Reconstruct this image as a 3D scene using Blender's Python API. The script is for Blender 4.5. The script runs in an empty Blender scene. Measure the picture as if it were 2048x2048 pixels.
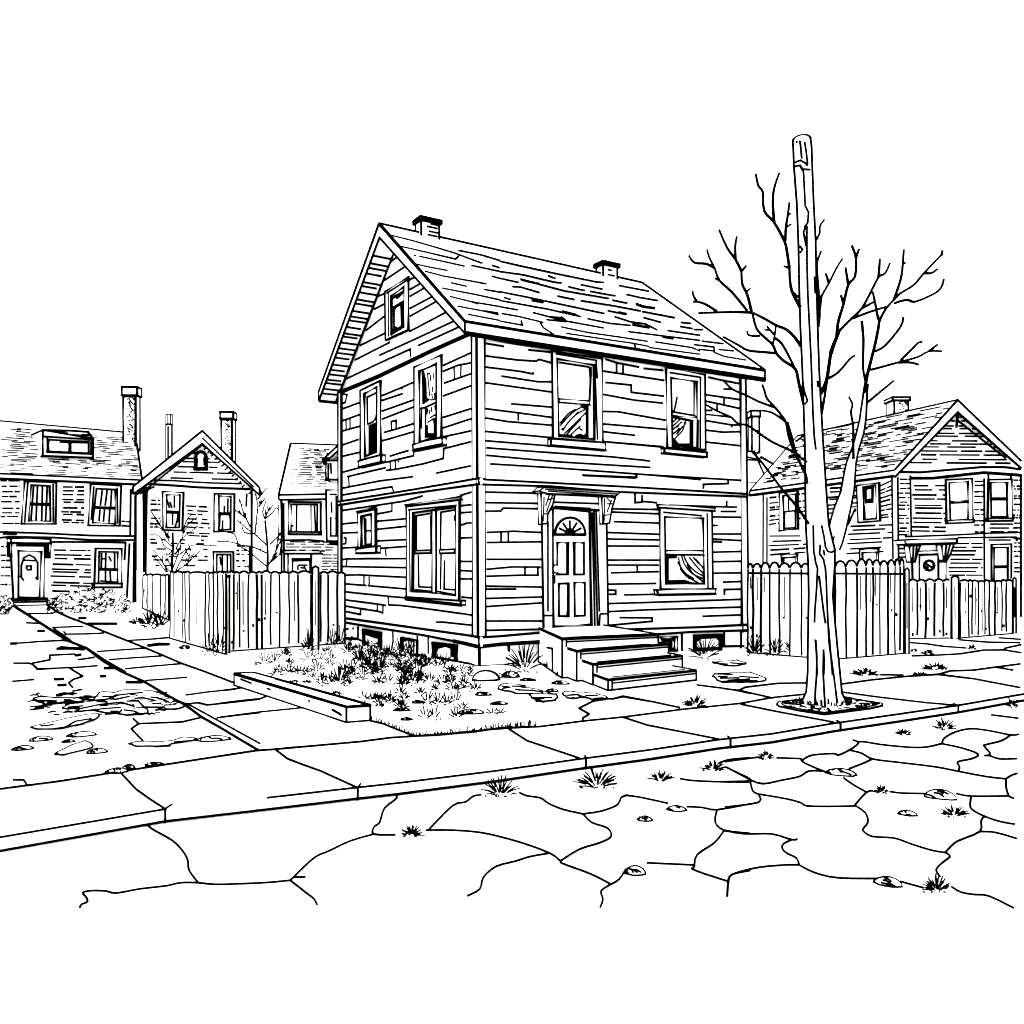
import bpy, math, random
from mathutils import Vector as V
random.seed(7)
sc = bpy.context.scene
COL = sc.collection

# ------------------------------------------------------------------ survey of the place
F, CX, HY, EYE = 1791.0, 1024.0, 1133.0, 1.75        # focal length, centre and horizon measured on the picture; eye height in metres
CAM = V((0, 0, EYE))
def WW(w): return .78*w+2.25                         # drawn stroke width -> inked bead width

def ray(p): return V(((p[0]-CX)/F, 1.0, -(p[1]-HY)/F))
def at(p, Y): return CAM + ray(p)*Y
class Plane:
    def __init__(s, p, n):
        s.p = V(p); s.n = V(n).normalized()
        if (CAM-s.p).dot(s.n) < 0: s.n = -s.n
    def at(s, p, off=0.0):
        r = ray(p)
        return CAM + r*((s.p+s.n*off-CAM).dot(s.n)/r.dot(s.n))
    def back(s, d): return Plane(s.p-s.n*d, s.n)
def vplane(a, b):
    d = (b-a); return Plane(a, (d.y, -d.x, 0))
GR = Plane((0, 0, 0), (0, 0, 1))
RD = Plane((0, 0, -0.1), (0, 0, 1))

CROPS = dict(A=(600,400,.20704), B=(900,600,.20704), C=(1200,500,.20704), D=(640,900,.23286), E=(950,950,.31056),
    F=(0,750,.25888), G=(260,780,.24334), H=(1350,250,.33648), I=(1480,780,.29400), J=(320,1100,.20704), K=(440,1220,.34161),
    L=(0,1180,.26915), M=(1000,1200,.25880), N=(1450,1250,.31049), O=(100,1550,.41408), Q=(800,1450,.36232), R=(660,680,.15528),
    S=(480,1220,.15528), U=(720,1250,.15528), V=(940,1240,.15528), W=(1480,1050,.15528), X=(1780,1040,.16564), Y=(260,1100,.12422),
    RR=(1000,480,.20704), P=(0,0,1.0))
def T(c, pts):
    x0, y0, s = CROPS[c]
    return [(x0+x*s, y0+y*s) for x, y in pts]
def T1(c, x, y): return T(c, [(x, y)])[0]

def smooth(P, k=3):
    if len(P) < 3: return list(P)
    Q = [P[0]]+list(P)+[P[-1]]; out = []
    for a, b, c, d in zip(Q, Q[1:], Q[2:], Q[3:]):
        for i in range(k):
            t = i/k; out.append(tuple(.5*(2*b[j]+(c[j]-a[j])*t+(2*a[j]-5*b[j]+4*c[j]-d[j])*t*t+(3*b[j]-a[j]-3*c[j]+d[j])*t**3) for j in (0, 1)))
    return out+[P[-1]]
# ------------------------------------------------------------------ materials
def mat(name, col, noise=0.0, scale=4.0):
    m = bpy.data.materials.new(name); m.use_nodes = True
    nt = m.node_tree; b = nt.nodes['Principled BSDF']
    b.inputs['Roughness'].default_value = 1.0
    b.inputs['Specular IOR Level'].default_value = 0.0
    b.inputs['Base Color'].default_value = (*col, 1)
    if noise:
        n = nt.nodes.new('ShaderNodeTexNoise'); n.inputs['Scale'].default_value = scale; n.inputs['Detail'].default_value = 4
        tc = nt.nodes.new('ShaderNodeTexCoord'); nt.links.new(tc.outputs['Object'], n.inputs['Vector'])
        r = nt.nodes.new('ShaderNodeValToRGB')
        r.color_ramp.elements[0].color = (*[c-noise for c in col], 1); r.color_ramp.elements[1].color = (*col, 1)
        nt.links.new(n.outputs['Fac'], r.inputs['Fac']); nt.links.new(r.outputs['Color'], b.inputs['Base Color'])
    return m
WHITE = mat('white_paint', (.86, .86, .86), .03)
INK = mat('black_ink', (0.0, 0.0, 0.0))

# ------------------------------------------------------------------ mesh builder
class MB:
    def __init__(s): s.v = []; s.f = []; s.m = []
    def face(s, pts, m=0):
        b = len(s.v); s.v += [V(p) for p in pts]; s.f.append(tuple(range(b, b+len(pts)))); s.m.append(m)
    def tube(s, pts, rad, m=1, n=6, closed=False):
        P = [V(p) for p in pts]
        if closed and (P[0]-P[-1]).length < 1e-6: P.pop(); rad = rad[:-1]
        Q, R_ = [P[0]], [rad[0]]
        for p, r in zip(P[1:], rad[1:]):
            if (p-Q[-1]).length > 1e-5: Q.append(p); R_.append(r)
        P, rad = Q, R_; k = len(P)
        if k < 2: return
        if k < 3: closed = False
        up = None; base = len(s.v)
        for i in range(k):
            a = P[i]-P[i-1] if (i > 0 or closed) else None
            b = P[(i+1) % k]-P[i] if (i < k-1 or closed) else None
            a = a.normalized() if a is not None and a.length > 0 else None
            b = b.normalized() if b is not None and b.length > 0 else None
            t = a if b is None else b if a is None else (a+b)
            if t.length < 1e-6: t = a
            t = t.normalized()
            if up is None:
                up = V((0, 0, 1)) if abs(t.z) < .9 else V((1, 0, 0))
            x = t.cross(up)
            if x.length < 1e-4: x = t.orthogonal()
            x.normalize(); y = x.cross(t).normalized(); up = y
            mi = 1.0
            if a is not None and b is not None: mi = min(1.5, 1/max(.35, math.sqrt(max(0, (1+a.dot(b))/2))))
            for j in range(n):
                an = 2*math.pi*j/n
                s.v.append(P[i]+(x*math.cos(an)+y*math.sin(an))*rad[i]*mi)
        for i in range(k if closed else k-1):
            o, q = base+i*n, base+((i+1) % k)*n
            for j in range(n):
                s.f.append((o+j, o+(j+1) % n, q+(j+1) % n, q+j)); s.m.append(m)
        if not closed:
            s.f.append(tuple(base+j for j in reversed(range(n)))); s.m.append(m)
            s.f.append(tuple(base+(k-1)*n+j for j in range(n))); s.m.append(m)
    def line(s, pts, w=4, closed=False, n=6):
        s.tube(pts, [max(.2, p[1])*WW(w)*.5/F for p in pts], 1, n, closed)
    def pl(s, plane, pts, w=4, off=.004, closed=False):
        if plane.n.z > .99: off = max(off, WW(w)*.46*plane.at(pts[0]).y/F)
        s.line([plane.at(p, off) for p in pts], w, closed)
    def pls(s, plane, crop, lst, w=4, off=.004):
        for l in lst: s.pl(plane, T(crop, l), w, off)
    def fill(s, plane, pts, off=.01): s.face([plane.at(p, off) for p in pts], 1)
    def solid(s, front, vec, w=None, wb=None):
        """a polygon extruded by vec, its edges inked: front loop w, the receding edges and the back loop wb"""
        vec = V(vec); f = [V(p) for p in front]; b = [p+vec for p in f]; k = len(f)
        s.face(f); s.face(list(reversed(b)))
        for i in range(k): s.face([f[i], b[i], b[(i+1) % k], f[(i+1) % k]])
        if w: s.line(f, w, True)
        if wb:
            s.line(b, wb, True)
            for p, q in zip(f, b): s.line([p, q], wb)
    def box(s, o, a, b, c, w=None):
        o, a, b, c = V(o), V(a), V(b), V(c)
        s.solid([o, o+a, o+a+b, o+b], c, w, w)
    def ring(s, plane, outer, inner, f, bk, w=4, wi=None):
        O = [plane.at(p, f) for p in outer]; I = [plane.at(p, f) for p in inner]; k = len(O); d = -plane.n*(f-bk)
        for i in range(k):
            j = (i+1) % k
            s.face([O[i], O[j], I[j], I[i]]); s.face([O[i], O[i]+d, O[j]+d, O[j]]); s.face([I[j], I[j]+d, I[i]+d, I[i]])
        if w: s.line(O, w, True)
        if wi is None: wi = w
        if wi: s.line(I, wi, True)
    def build(s, name, parent=None, label=None, mats=None):
        me = bpy.data.meshes.new(name)
        o = bpy.data.objects.new(name, me); COL.objects.link(o)
        off = V((0, 0, 0)); q = parent
        while q is not None: off += q.location; q = q.parent
        if parent is None: off = V((0, 0, 0))
        me.from_pydata([tuple(v-off) for v in s.v], [], s.f)
        for m in (mats or (WHITE, INK)): me.materials.append(m)
        me.polygons.foreach_set('material_index', s.m); me.update()
        o.parent = parent
        if label: o['label'] = label
        return o
def thing(name, label, cat, loc, group=None):
    o = bpy.data.objects.new(name, None); COL.objects.link(o); o.location = V(loc); o.empty_display_size = .2
    o['label'] = label; o['category'] = cat
    if group: o['group'] = group
    return o
def tag(o, label, cat, group=None):
    o['label'] = label; o['category'] = cat
    if group: o['group'] = group
    return o
def structure(o): o['kind'] = 'structure'; return o
def stuff(o, label=None, cat=None):
    o['kind'] = 'stuff'
    if label: o['label'] = label
    if cat: o['category'] = cat
    return o
def lerp(a, b, t): return a+(b-a)*t
def q2(a, b, t): return (a[0]+(b[0]-a[0])*t, a[1]+(b[1]-a[1])*t)

# ------------------------------------------------------------------ ground, pavement, kerb, road
KERB = T('P', [(-420,1748),(15,1672.5),(331,1618.5),(533,1596),(709,1576),(800,1566),(1000,1541),(1162,1518),(1300,1500),(1438,1479.5),(1543,1468),(1667,1447),(1800,1428),(1916,1411),(2037,1390),(2500,1318)])
kp = [GR.at(p) for p in KERB]
rd = MB()
rd.face([V((-60, -25, -.1)), V((60, -25, -.1))]+[V((60, kp[-1].y+6, -.1))]+[V((p.x, p.y, -.1)) for p in reversed(kp)]+[V((-60, kp[0].y, -.1))])
CR = {'O': [[(465,228),(490,258),(590,315),(640,365),(665,410),(672,460),(715,518)],
 [(145,640),(150,625),(180,612),(175,590),(158,568),(200,558),(270,560),(320,570),(430,550),(560,535),(630,520),(715,520),(800,528),(940,524),(1060,518),(1160,508)],
 [(1160,508),(1240,430),(1290,390),(1350,365),(1450,318),(1565,285)],[(1180,493),(1235,492)],[(1160,508),(1240,570),(1275,598),(1290,625)],
 [(1660,80),(1675,110),(1615,160),(1592,228),(1565,250),(1565,285),(1670,288)]],
'Q': [[(140,580),(290,580),(440,592),(560,618),(690,655),(830,708),(885,750),(900,765),(1050,820),(1165,878)],[(160,575),(290,445),(360,425),(405,392),(450,385)],
 [(660,372),(700,390),(775,402),(820,432),(900,465),(1010,490)],[(1010,490),(1110,475),(1200,440),(1248,388),(1480,432)],
 [(1010,490),(1060,538),(1145,568),(1165,615),(1100,650),(990,685),(885,750)],[(820,708),(720,725),(640,750),(530,780),(460,840),(440,905),(372,942)],
 [(1165,878),(1110,915),(1120,960),(1105,1005)],[(1165,878),(1210,850),(1245,795)],[(1360,760),(1620,772)],[(1580,450),(1670,455),(1750,467),(1932,435)],
 [(1750,467),(1740,535),(1790,580),(1932,597)],[(1790,580),(1735,650),(1640,715),(1625,780),(1625,800),(1810,862)],[(1810,862),(1830,825),(1932,803)],[(1810,862),(1805,945)],
 [(1545,295),(1640,308),(1910,315),(1932,300)],[(1760,210),(1820,190),(1932,180)],[(1805,235),(1932,295)]],
'N': [[(0,880),(220,850)],[(330,855),(490,860)],[(490,860),(500,880),(560,910),(640,942)],[(500,868),(560,838),(700,828),(730,838),(800,805),(860,760),(825,740)],
 [(850,752),(900,752),(1010,770),(1190,787),(1300,785),(1400,762)],[(1400,762),(1410,730),(1480,690),(1580,668),(1700,680),(1840,708),(1890,703)],
 [(1840,708),(1780,745),(1680,770),(1670,780),(1705,820),(1700,838),(1670,840)],[(1705,840),(1770,862),(1880,860)],
 [(1400,765),(1520,790),(1630,830),(1590,860),(1500,880),(1510,910),(1505,942)],[(800,805),(880,825),(950,862),(1100,882),(1350,912),(1505,942),(1680,975),(1810,990)],
 [(950,862),(890,890),(800,925)],[(1810,990),(1840,970),(1880,955)],[(1810,990),(1812,1050),(1830,1100),(1860,1115)],[(1830,1100),(1590,1102),(1490,1085)],
 [(1585,1105),(1580,1170),(1610,1200),(1670,1230),(1760,1262),(1870,1283)],[(1670,1232),(1650,1260),(1640,1330),(1500,1390),(1450,1430),(1418,1465)],[(1640,1330),(1740,1335),(1880,1375)],
 [(1418,1465),(1450,1490),(1400,1530),(1360,1575),(1385,1620)],[(1418,1465),(1330,1450),(1200,1410),(1090,1372),(950,1362),(895,1330),(890,1310),(920,1270),(905,1210),(835,1160)],
 [(835,1160),(910,1078),(955,1068)],[(1060,1072),(1140,1082),(1290,1085)],[(910,1075),(830,1030),(765,985)],[(835,1165),(690,1168),(530,1165),(490,1145),(400,1120),(215,1088)],
 [(215,1088),(180,1070),(165,1020),(150,990)],[(150,990),(240,1022),(360,1000),(480,975),(540,940),(640,942)],[(150,990),(10,915)],[(150,1005),(0,1008)],[(215,1088),(215,1142),(0,1172)],
 [(0,1325),(130,1345),(300,1345),(430,1382),(465,1378)],[(430,1382),(375,1410),(370,1440),(400,1470),(460,1500),(478,1545)],[(478,1545),(390,1545),(220,1560),(60,1600),(25,1640),(15,1745)],
 [(478,1545),(580,1595),(730,1628),(990,1632)],[(1130,1650),(1180,1665),(1280,1692)],[(1460,1685),(1520,1720),(1600,1735),(1700,1745),(1860,1822)],[(1715,578),(1890,600)]]}
for c, l in CR.items(): rd.pls(RD, c, [smooth(q) for q in l], 3.4)
structure(rd.build('road'))

kb = MB()
N_ = len(kp)
for i in range(N_-1):
    a, b = kp[i], kp[i+1]; d = (b-a).normalized(); n = V((-d.y, d.x, 0))*.16
    if i == 0: n0 = n
    kb.face([a+V((0, 0, -.1)), b+V((0, 0, -.1)), b, a])
    n1 = n
    kb.face([a, b, b+n1+V((0, .0, 0)), a+n0]); n0 = n1
kb.line([p+V((0, 0, .002)) for p in kp[:3]], 3.8); kb.line([p+V((0, 0, .002)) for p in kp[3:]], 3.8)
kb.line([p+V((0, -.012, -.084)) for p in kp], 4.6)
structure(kb.build('kerb'))

INNER = T('P', [(-420,1640),(15,1575.6),(120,1562),(213,1547),(323,1530),(511,1501),(553,1498),(720,1483),(782,1475),(832,1472),(900,1467),(968,1460),(1017,1456),(1080,1453),(1166,1442),(1246,1434),(1362,1419),(1479,1407),(1546,1395),(1614,1388)])
INNER2 = T('N', [(745,380),(950,352),(1170,330),(1370,318),(1600,345),(1900,402)])
pv = MB()
ip = [GR.at(p) for p in INNER]
back = [V((p.x, p.y, 0)) for p in (ip+[GR.at(q) for q in INNER2]+[GR.at((2500, 1440))])]
lift = V((0, 0, -.004))
pv.face([p+lift for p in kp]+[V((30, 40, -.004)), V((-30, 40, -.004))])
pv.pl(GR, INNER, 3.8); pv.pl(GR, INNER2, 3.2)
for l in ([(239.5,1543),(272,1578),(300,1598),(331,1618)],[(551,1499),(575,1517),(606,1529),(640,1541),(717,1576)],[(1017,1457),(1054,1481),(1159,1516)],
          [(1246,1434),(1295,1450),(1438,1478)],[(1481,1408),(1560,1424),(1667,1444)]): pv.pl(GR, l, 3.4)
pv.pls(GR, 'N', [[(745,430),(1000,465),(1300,500),(1500,517)],[(0,410),(90,420),(310,470)],[(90,420),(130,400),(340,375),(540,372)],[(1000,320),(1150,322)],[(1370,318),(1450,295),(1600,290),(1730,272),(1900,250)],[(1740,270),(1855,290)]], 3.2)
pv.pls(GR, 'M', [[(860,765),(950,745),(1180,785),(1390,830)],[(1520,655),(1700,678),(1850,700),(1932,720)],[(860,760),(720,780),(610,835),(690,880),(640,910),(640,935)]], 3.2)
pv.pls(GR, 'X', [[(245,1480),(450,1495),(650,1525),(920,1545)],[(265,1640),(570,1630),(840,1615),(1130,1570),(1370,1568),(1395,1545),(1580,1505)],[(1380,1568),(1580,1600)],[(830,1445),(1010,1460),(1200,1475),(1570,1480)],[(1320,1422),(1580,1440)]], 3.0)
structure(pv.build('pavement'))
for a, b in (((331,1618),(337,1633)),((716,1576),(721,1587)),((1175,1517),(1180,1541)),((1461,1477),(1468,1497)),((1681,1445),(1684,1465))):
    pass
jm = MB()
for px, py in ((331,1618.5),(716,1575.5),(1172,1517),(1461,1477.5),(1681,1445.5),(1916,1411)):
    p = GR.at((px, py)); jm.line([p+V((0, .12, .004)), p+V((0, .01, .004)), p+V((0, -.006, -.01)), p+V((0, -.006, -.1))], 3.2)
for o in ('kerb',):
    k = bpy.data.objects[o]
structure(jm.build('kerb_joints'))

gd = MB()
far = 900.0
gd.face([V((-far, 39, -.008)), V((far, 39, -.008)), V((far, far, -.008)), V((-far, far, -.008))])
gd.face([V((-far, -60, -.2)), V((far, -60, -.2)), V((far, 39, -.2)), V((-far, 39, -.2))])
for sgn in (-1, 1):
    x0 = 30*sgn; y0 = kp[0].y if sgn < 0 else kp[-1].y+2
    pts = [V((x0, y0, -.006)), V((far*sgn, y0, -.006)), V((far*sgn, 39.5, -.006)), V((x0, 39.5, -.006))]
    gd.face(pts if sgn > 0 else pts[::-1])
structure(gd.build('ground'))

# path from the far left door to the pavement, with its slab joints
pa = MB()
e1 = T('L', [(90,110),(210,185),(370,290),(500,375),(640,430),(770,530),(900,605),(1070,680),(1230,775),(1370,850),(1500,945),(1650,1030),(1800,1120),(1920,1190)])
e2 = T('L', [(350,110),(430,165),(520,205),(640,250),(790,315),(950,378),(1080,430),(1210,485),(1350,545),(1500,598),(1740,690)])
pa.face([GR.at(p, .001) for p in e1]+[GR.at(p, .001) for p in reversed(e2+[(690,1447),(640,1485)])])
pa.pl(GR, e1, 5); pa.pl(GR, e2, 3.6)
pa.pls(GR, 'L', [[(640,425),(780,520),(930,605)],[(1385,840),(1650,985),(1932,1140)],[(400,285),(520,370)]], 2.6)
pa.pls(GR, 'L', [[(210,175),(395,175)],[(385,278),(620,270)],[(490,328),(640,326),(770,320)],[(720,457),(900,445),(1080,432)],[(810,517),(1000,503),(1200,490)],[(930,585),(1160,563),(1350,547)],[(1080,672),(1250,660),(1390,648)],
   [(1380,780),(1560,755),(1750,738)],[(1400,845),(1470,838),(1540,855),(1700,838),(1932,812)],[(1610,950),(1770,930),(1932,912)],[(475,310),(490,328)],[(950,375),(1120,365),(1260,352)]], 3.0)
pa.pls(GR, 'K', [[(0,545),(120,530),(240,518),(270,505)],[(0,627),(220,598),(480,572)],[(0,472),(130,455)]], 3.0)
structure(pa.build('path'))

# bare lawn with its cracks and scuffs
lw = MB()
lp = T('P', [(-300,1215),(25,1213)])+e1[1:]+T('P', [(511,1499),(213,1546),(15,1574),(-350,1628)])
lw.face([GR.at(p, -.002) for p in lp])
lw.pls(GR, 'L', [[(100,543),(215,543),(240,550),(280,588),(430,580),(600,572),(725,562)],[(240,543),(370,518),(370,485),(560,475)],[(515,578),(615,640),(540,665),(510,690),(540,722)],[(90,678),(255,665)],[(540,750),(610,738)],
  [(75,398),(200,390),(290,382),(460,375),(530,378)],[(990,955),(1030,992),(975,1030),(1060,1118)],[(1030,992),(1350,980),(1500,945)],[(95,1410),(175,1410),(200,1445)],[(580,517),(700,500)],[(195,243),(300,248)]], 3.0)
lw.pls(GR, 'L', [[(75,398),(130,396)],[(400,662),(475,660)],[(425,706),(495,704)],[(740,640),(790,638)],[(415,780),(465,778)],[(420,435),(640,432)],[(770,580),(850,578)],[(935,684),(1060,684)],[(585,208),(640,208)],[(280,304),(330,304)],[(650,250),(870,250)],[(1100,412),(1180,402),(1260,402)],[(560,485),(600,480)],[(450,425),(620,440)]], 6)
rnd = random.Random(31)
for i in range(70):
    x, y = T1('L', rnd.uniform(240, 1350), rnd.uniform(760, 930)); l = rnd.uniform(4, 16)
    lw.pl(GR, [(x-l, y+rnd.uniform(-1, 2)), (x, y-rnd.uniform(0, 2)), (x+l, y-rnd.uniform(-1, 3))], rnd.choice((1, 1.6, 2.6)))
structure(lw.build('lawn'))

# ------------------------------------------------------------------ small ground things
def blade(m, base, az, h, lean, w, bend=.5):
    d = V((math.cos(az), math.sin(az)*.6, 0))
    p1 = base+d*lean*.35+V((0, 0, h*.6)); p2 = base+d*lean+V((0, 0, h*(1-bend*.35)))
    r = base.y*WW(w)*.5/F
    m.tube([base, p1, p2], [r, r, r*.6], 1, 4)
def tuft_mesh(m, px, py, wpx, hpx, n, seed, w=2.0, plane=GR, spread=.35):
    """blades fanning out of one crown: free at the tips, thinning to the base, with a few ticks on the ground"""
    rnd = random.Random(seed); c = plane.at((px, py)); s = c.y/F; w = min(w*.75, 1.6)
    rows = 1 if spread < .5 else max(2, int(wpx/26))
    k = max(6, int(n*.62))
    for i in range(k):
        r = i % rows
        cx = 0 if rows == 1 else ((r+.5)/rows-.5)*wpx*.62
        ww = wpx*(.5 if rows == 1 else .5*1.5/rows)
        q = ((i//rows)+.5)/max(1, math.ceil(k/rows)); a = (q*2-1)*1.35+rnd.uniform(-.12, .12)
        L0, L1 = rnd.uniform(.12, .5), rnd.uniform(.7, 1.05)
        dy = rnd.uniform(-.3, .3)*wpx*.3*s
        def pt(f): return c+V(((cx+math.sin(a)*ww*f)*s, dy*f, (abs(math.cos(a))*hpx*f+hpx*.03-.12*hpx*abs(math.sin(a))*f*f)*s+.003))
        r_ = c.y*WW(w)*.5/F
        m.tube([pt(L0), pt((L0+L1)/2)+V((0, 0, .02*hpx*s)), pt(L1)], [r_, r_, r_*.8], 1, 4)
    for i in range(max(2, n//7)):
        t = rnd.uniform(-1, 1); b = c+V((t*wpx*.38*s, rnd.uniform(-.2, .1)*wpx*.2*s, .004))
        m.tube([b, b+V((rnd.uniform(-1, 1)*wpx*.09*s, 0, rnd.uniform(0, .12)*hpx*s))], [WW(w)*s*.5]*2, 1, 4)
def tuft(px, py, wpx, hpx, n, label, plane=GR, name='grass_tuft', cat='grass tuft', group='grass tufts in the cracked ground', w=2.6, spread=.35):
    m = MB(); tuft_mesh(m, px, py, wpx, hpx, n, int(px*7+py), w, plane, spread)
    return tag(m.build(name), label, cat, group)
def tuftc(c, x, y, w_, h_, n, label, **k):
    px, py = T1(c, x, y); s = CROPS[c][2]
    return tuft(px, py, w_*s, h_*s, n, label, **k)
def stone(c, x, y, w_, h_, label, plane=GR, seed=1, hat=5, name='stone', cat='stone', group=None, dark=0, w=3.4):
    """a low lumpy stone: an uneven dome, inked where its flank turns and where it meets the ground"""
    px, py = T1(c, x, y+h_*.4); s = CROPS[c][2]; rnd = random.Random(seed)
    p0 = plane.at((px, py)); sc_ = p0.y/F; ey = V((p0.x, p0.y, 0)).normalized(); ex = V((ey.y, -ey.x, 0)); a = w_*s*.5*sc_; hh = max(.02, h_*s*.62*sc_); b = a*.6
    m = MB(); n = 14; lv = 4; prof = []
    jit = [rnd.uniform(.85, 1.12) for _ in range(n)]
    for k in range(lv):
        f = math.cos(k/lv*math.pi/2*.97); z = hh*math.sin(k/lv*math.pi/2)
        prof.append([p0+ex*(math.cos(6.2832*i/n)*a*f*jit[i])+ey*(math.sin(6.2832*i/n)*b*f*jit[i])+V((0, 0, z-.003)) for i in range(n)])
    top = p0+V((0, 0, hh))
    for k in range(lv-1):
        for i in range(n):
            j = (i+1) % n; m.face([prof[k][i], prof[k][j], prof[k+1][j], prof[k+1][i]])
    for i in range(n): m.face([prof[-1][i], prof[-1][(i+1) % n], top])
    m.line([p+V((0, 0, .006)) for p in prof[0]], w, True)
    cq = p0+V((0, 0, hh*.3)); m.line([cq+(q-cq)*1.04 for q in [prof[k][0] for k in range(lv)]+[top]+[prof[k][n//2] for k in reversed(range(lv))]], w)
    for h in range(hat):
        i = rnd.randint(8, 12); k = rnd.randint(0, 2)
        m.line([prof[k][i]+V((0, -.004, .004)), prof[min(lv-1, k+1)][i-1]+V((0, -.004, .004)), prof[min(lv-1, k+1)][i-2]+V((0, -.004, .004))], w*(1.5 if dark else .8))
    return tag(m.build(name), label, cat, group)

# tufts in the road
RT = 'weedy tufts in the road cracks'; ST = 'loose stones on the road'
for a in (('N',265,870,140,70,26,'small tuft in the road crack below the kerb, left of the oval flat stone'),
          ('N',1150,712,140,50,20,'low sprawling tuft close under the kerb, nearest to the street tree'),
          ('N',1410,678,180,80,26,'wide low tuft under the kerb with a flat trailing blade, beyond the nearest road stones'),
          ('N',1850,535,110,70,20,'tuft growing against the kerb edge at the far right end'),
          ('N',1005,1090,120,60,24,'small tuft in the road crack between the oval stone and the lens-shaped stone'),
          ('N',1480,1240,230,80,34,'spreading tuft standing clear on a road slab beside the small hooked stone'),
          ('N',1365,1725,210,120,46,'dense tangled tuft at the lowest road crack, biggest tuft close to the viewer'),
          ('Q',555,398,230,120,36,'spiky tuft with two tall stalks at the kerb foot, above the centre slab'),
          ('Q',1090,352,290,110,44,'wide fan-shaped tuft with tall stalks beside the rounded kerb joint'),
          ('Q',1440,312,170,62,28,'compact bushy tuft on the road, second from the fan-shaped tuft'),
          ('Q',1730,255,170,62,28,'bushy tuft at the pointed end of a road crack near the kerb'),
          ('Q',65,618,150,66,34,'curly round tuft on the long crack of the nearest slabs')):
    tuftc(*a, plane=RD, group=RT)
for c, x, y, h in (('Q',565,380,120),('Q',1100,330,150),('Q',1055,330,70),('Q',510,370,95)):
    pass
for a in (('N',750,940,190,60,'oval flat stone with a speckled front in the road crack'),('N',1390,1080,190,85,'lens-shaped pale stone on the long road crack'),
          ('N',1175,1205,115,45,'small hooked stone alone on a wide road slab'),('N',1055,1640,170,80,'humped stone with claw-like strokes at the lowest crack'),
          ('Q',1525,455,105,42,'low domed stone sitting on a road crack near the small ring stone'),('Q',1352,512,82,40,'small ring-shaped pebble lying clear of the cracks'),
          ('Q',1300,793,115,72,'round boulder-like stone on a road crack, most rounded of the road stones')):
    stone(*a, plane=RD, seed=int(a[1]), group=ST)
# stones and tufts on the yard side
stone('V',205,700,330,190,'large smooth pale boulder against the house corner',seed=5,hat=0,group=None,name='boulder',cat='boulder',w=6)
YS = 'flat stones scattered on the bare lawn'; GS = 'flat stones in the weedy front garden'
for a in (('L',170,1168,130,45,'small oval stone lowest on the bare lawn'),('L',305,1098,160,45,'dark knobbly stone just above the small oval stone'),('L',510,1120,80,26,'tiny black pebble in the middle of the bare lawn'),
          ('L',610,1065,190,45,'pointed lens stone under the long slanted slab'),('L',720,1190,130,50,'knobby stone at the tip of the leaf-shaped slab'),
          ('L',870,1335,150,50,'blocky stone on the pavement edge of the bare lawn'),('L',955,1308,80,50,'round dark stone beside the blocky stone on the pavement edge'),('L',1140,1288,120,32,'thin flat stone on the pavement edge by the path'),
          ('L',1590,1095,240,50,'chain of flat stone lying beside the lower path edge')):
    stone(*a, seed=int(a[1]), group=YS, w=3)
for a in (('U',740,985,130,50,1,'dark blocky stone in the middle of the front garden'),('U',600,1205,120,45,1,'black pebble near the pointed corner of the garden'),('U',1430,1105,300,80,0,'long flat pale stone near the pavement edge of the garden'),
          ('U',1790,1000,220,50,0,'flat speckled stone below the boulder'),('U',535,1085,210,40,1,'dark sliver of stone beside the border end'),('U',1590,880,200,60,1,'small winged stone in front of the boulder'),
          ('V',750,765,200,40,1,'black flat stone under the spiky plant'),('V',1060,900,160,50,0,'hollow oval stone in front of the steps cheek'),('V',1170,800,220,60,1,'dark wedge stone by the foot of the steps'),
          ('V',520,690,200,120,0,'striped clod right beside the boulder'),('V',1165,680,110,90,0,'round clod at the foot of the steps cheek')):
    c,x,y,w_,h_,dk,lb = a; stone(c,x,y,w_,h_,lb,seed=int(x),group=GS,dark=dk,w=3)
PT = 'plants and tufts round the house'
tuftc('M',190,560,350,245,40,'tall spiky fan of leaves growing left of the front steps',name='spiky_plant',cat='plant',group=None,spread=.25,w=1.2)
tuftc('M',1580,460,310,190,38,'rounded spiky plant under the cellar window right of the front steps',name='spiky_plant',cat='plant',group=None,spread=.2,w=.4)
tuftc('M',1510,835,240,105,26,'open tuft with forked stalks growing in the pavement joint below the steps',group=PT)
tuftc('M',385,525,120,55,16,'small tuft at the foot of the steps cheek',group=PT,w=2.4)
tuftc('W',190,1690,330,300,26,'tuft at the picket fence foot next to the house wall',group=PT,w=.4)
tuftc('W',450,1690,320,260,24,'middle tuft of three at the picket fence foot between house and tree',group=PT,w=.4)
tuftc('W',690,1690,350,290,26,'tuft at the picket fence foot nearest the tree trunk',group=PT,w=.4)
tuftc('N',900,330,210,60,32,'dark low tuft on the pavement right beside the tree bed',group=PT)
tuftc('N',1350,288,190,45,30,'dark tuft on the far pavement line, widest of those there',group=PT)
tuftc('N',1250,325,120,26,18,'flat smudge of grass on the slab edge behind the tree',group=PT)
tuftc('X',990,1570,140,70,22,'small tuft on the path before the far low fence',group=PT,w=.6)
tuftc('X',450,1625,190,70,26,'tuft beside the end post of the tall picket fence',group=PT,w=.6)
tuftc('X',290,1600,110,60,14,'tiny tuft touching the base of the tall picket fence end post',group=PT,w=.6)
tuftc('Y',1360,1700,500,360,30,'bushy tuft at the corner post of the board fence',group=PT,w=.6,spread=.6)
tuftc('Y',780,1440,200,90,18,'thin tuft at the foot of the wide fence board',group=PT,w=.6)
tuftc('Y',880,1600,240,80,22,'dark flat tuft lying on the path verge by the board fence',group=PT,w=2.4)
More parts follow.
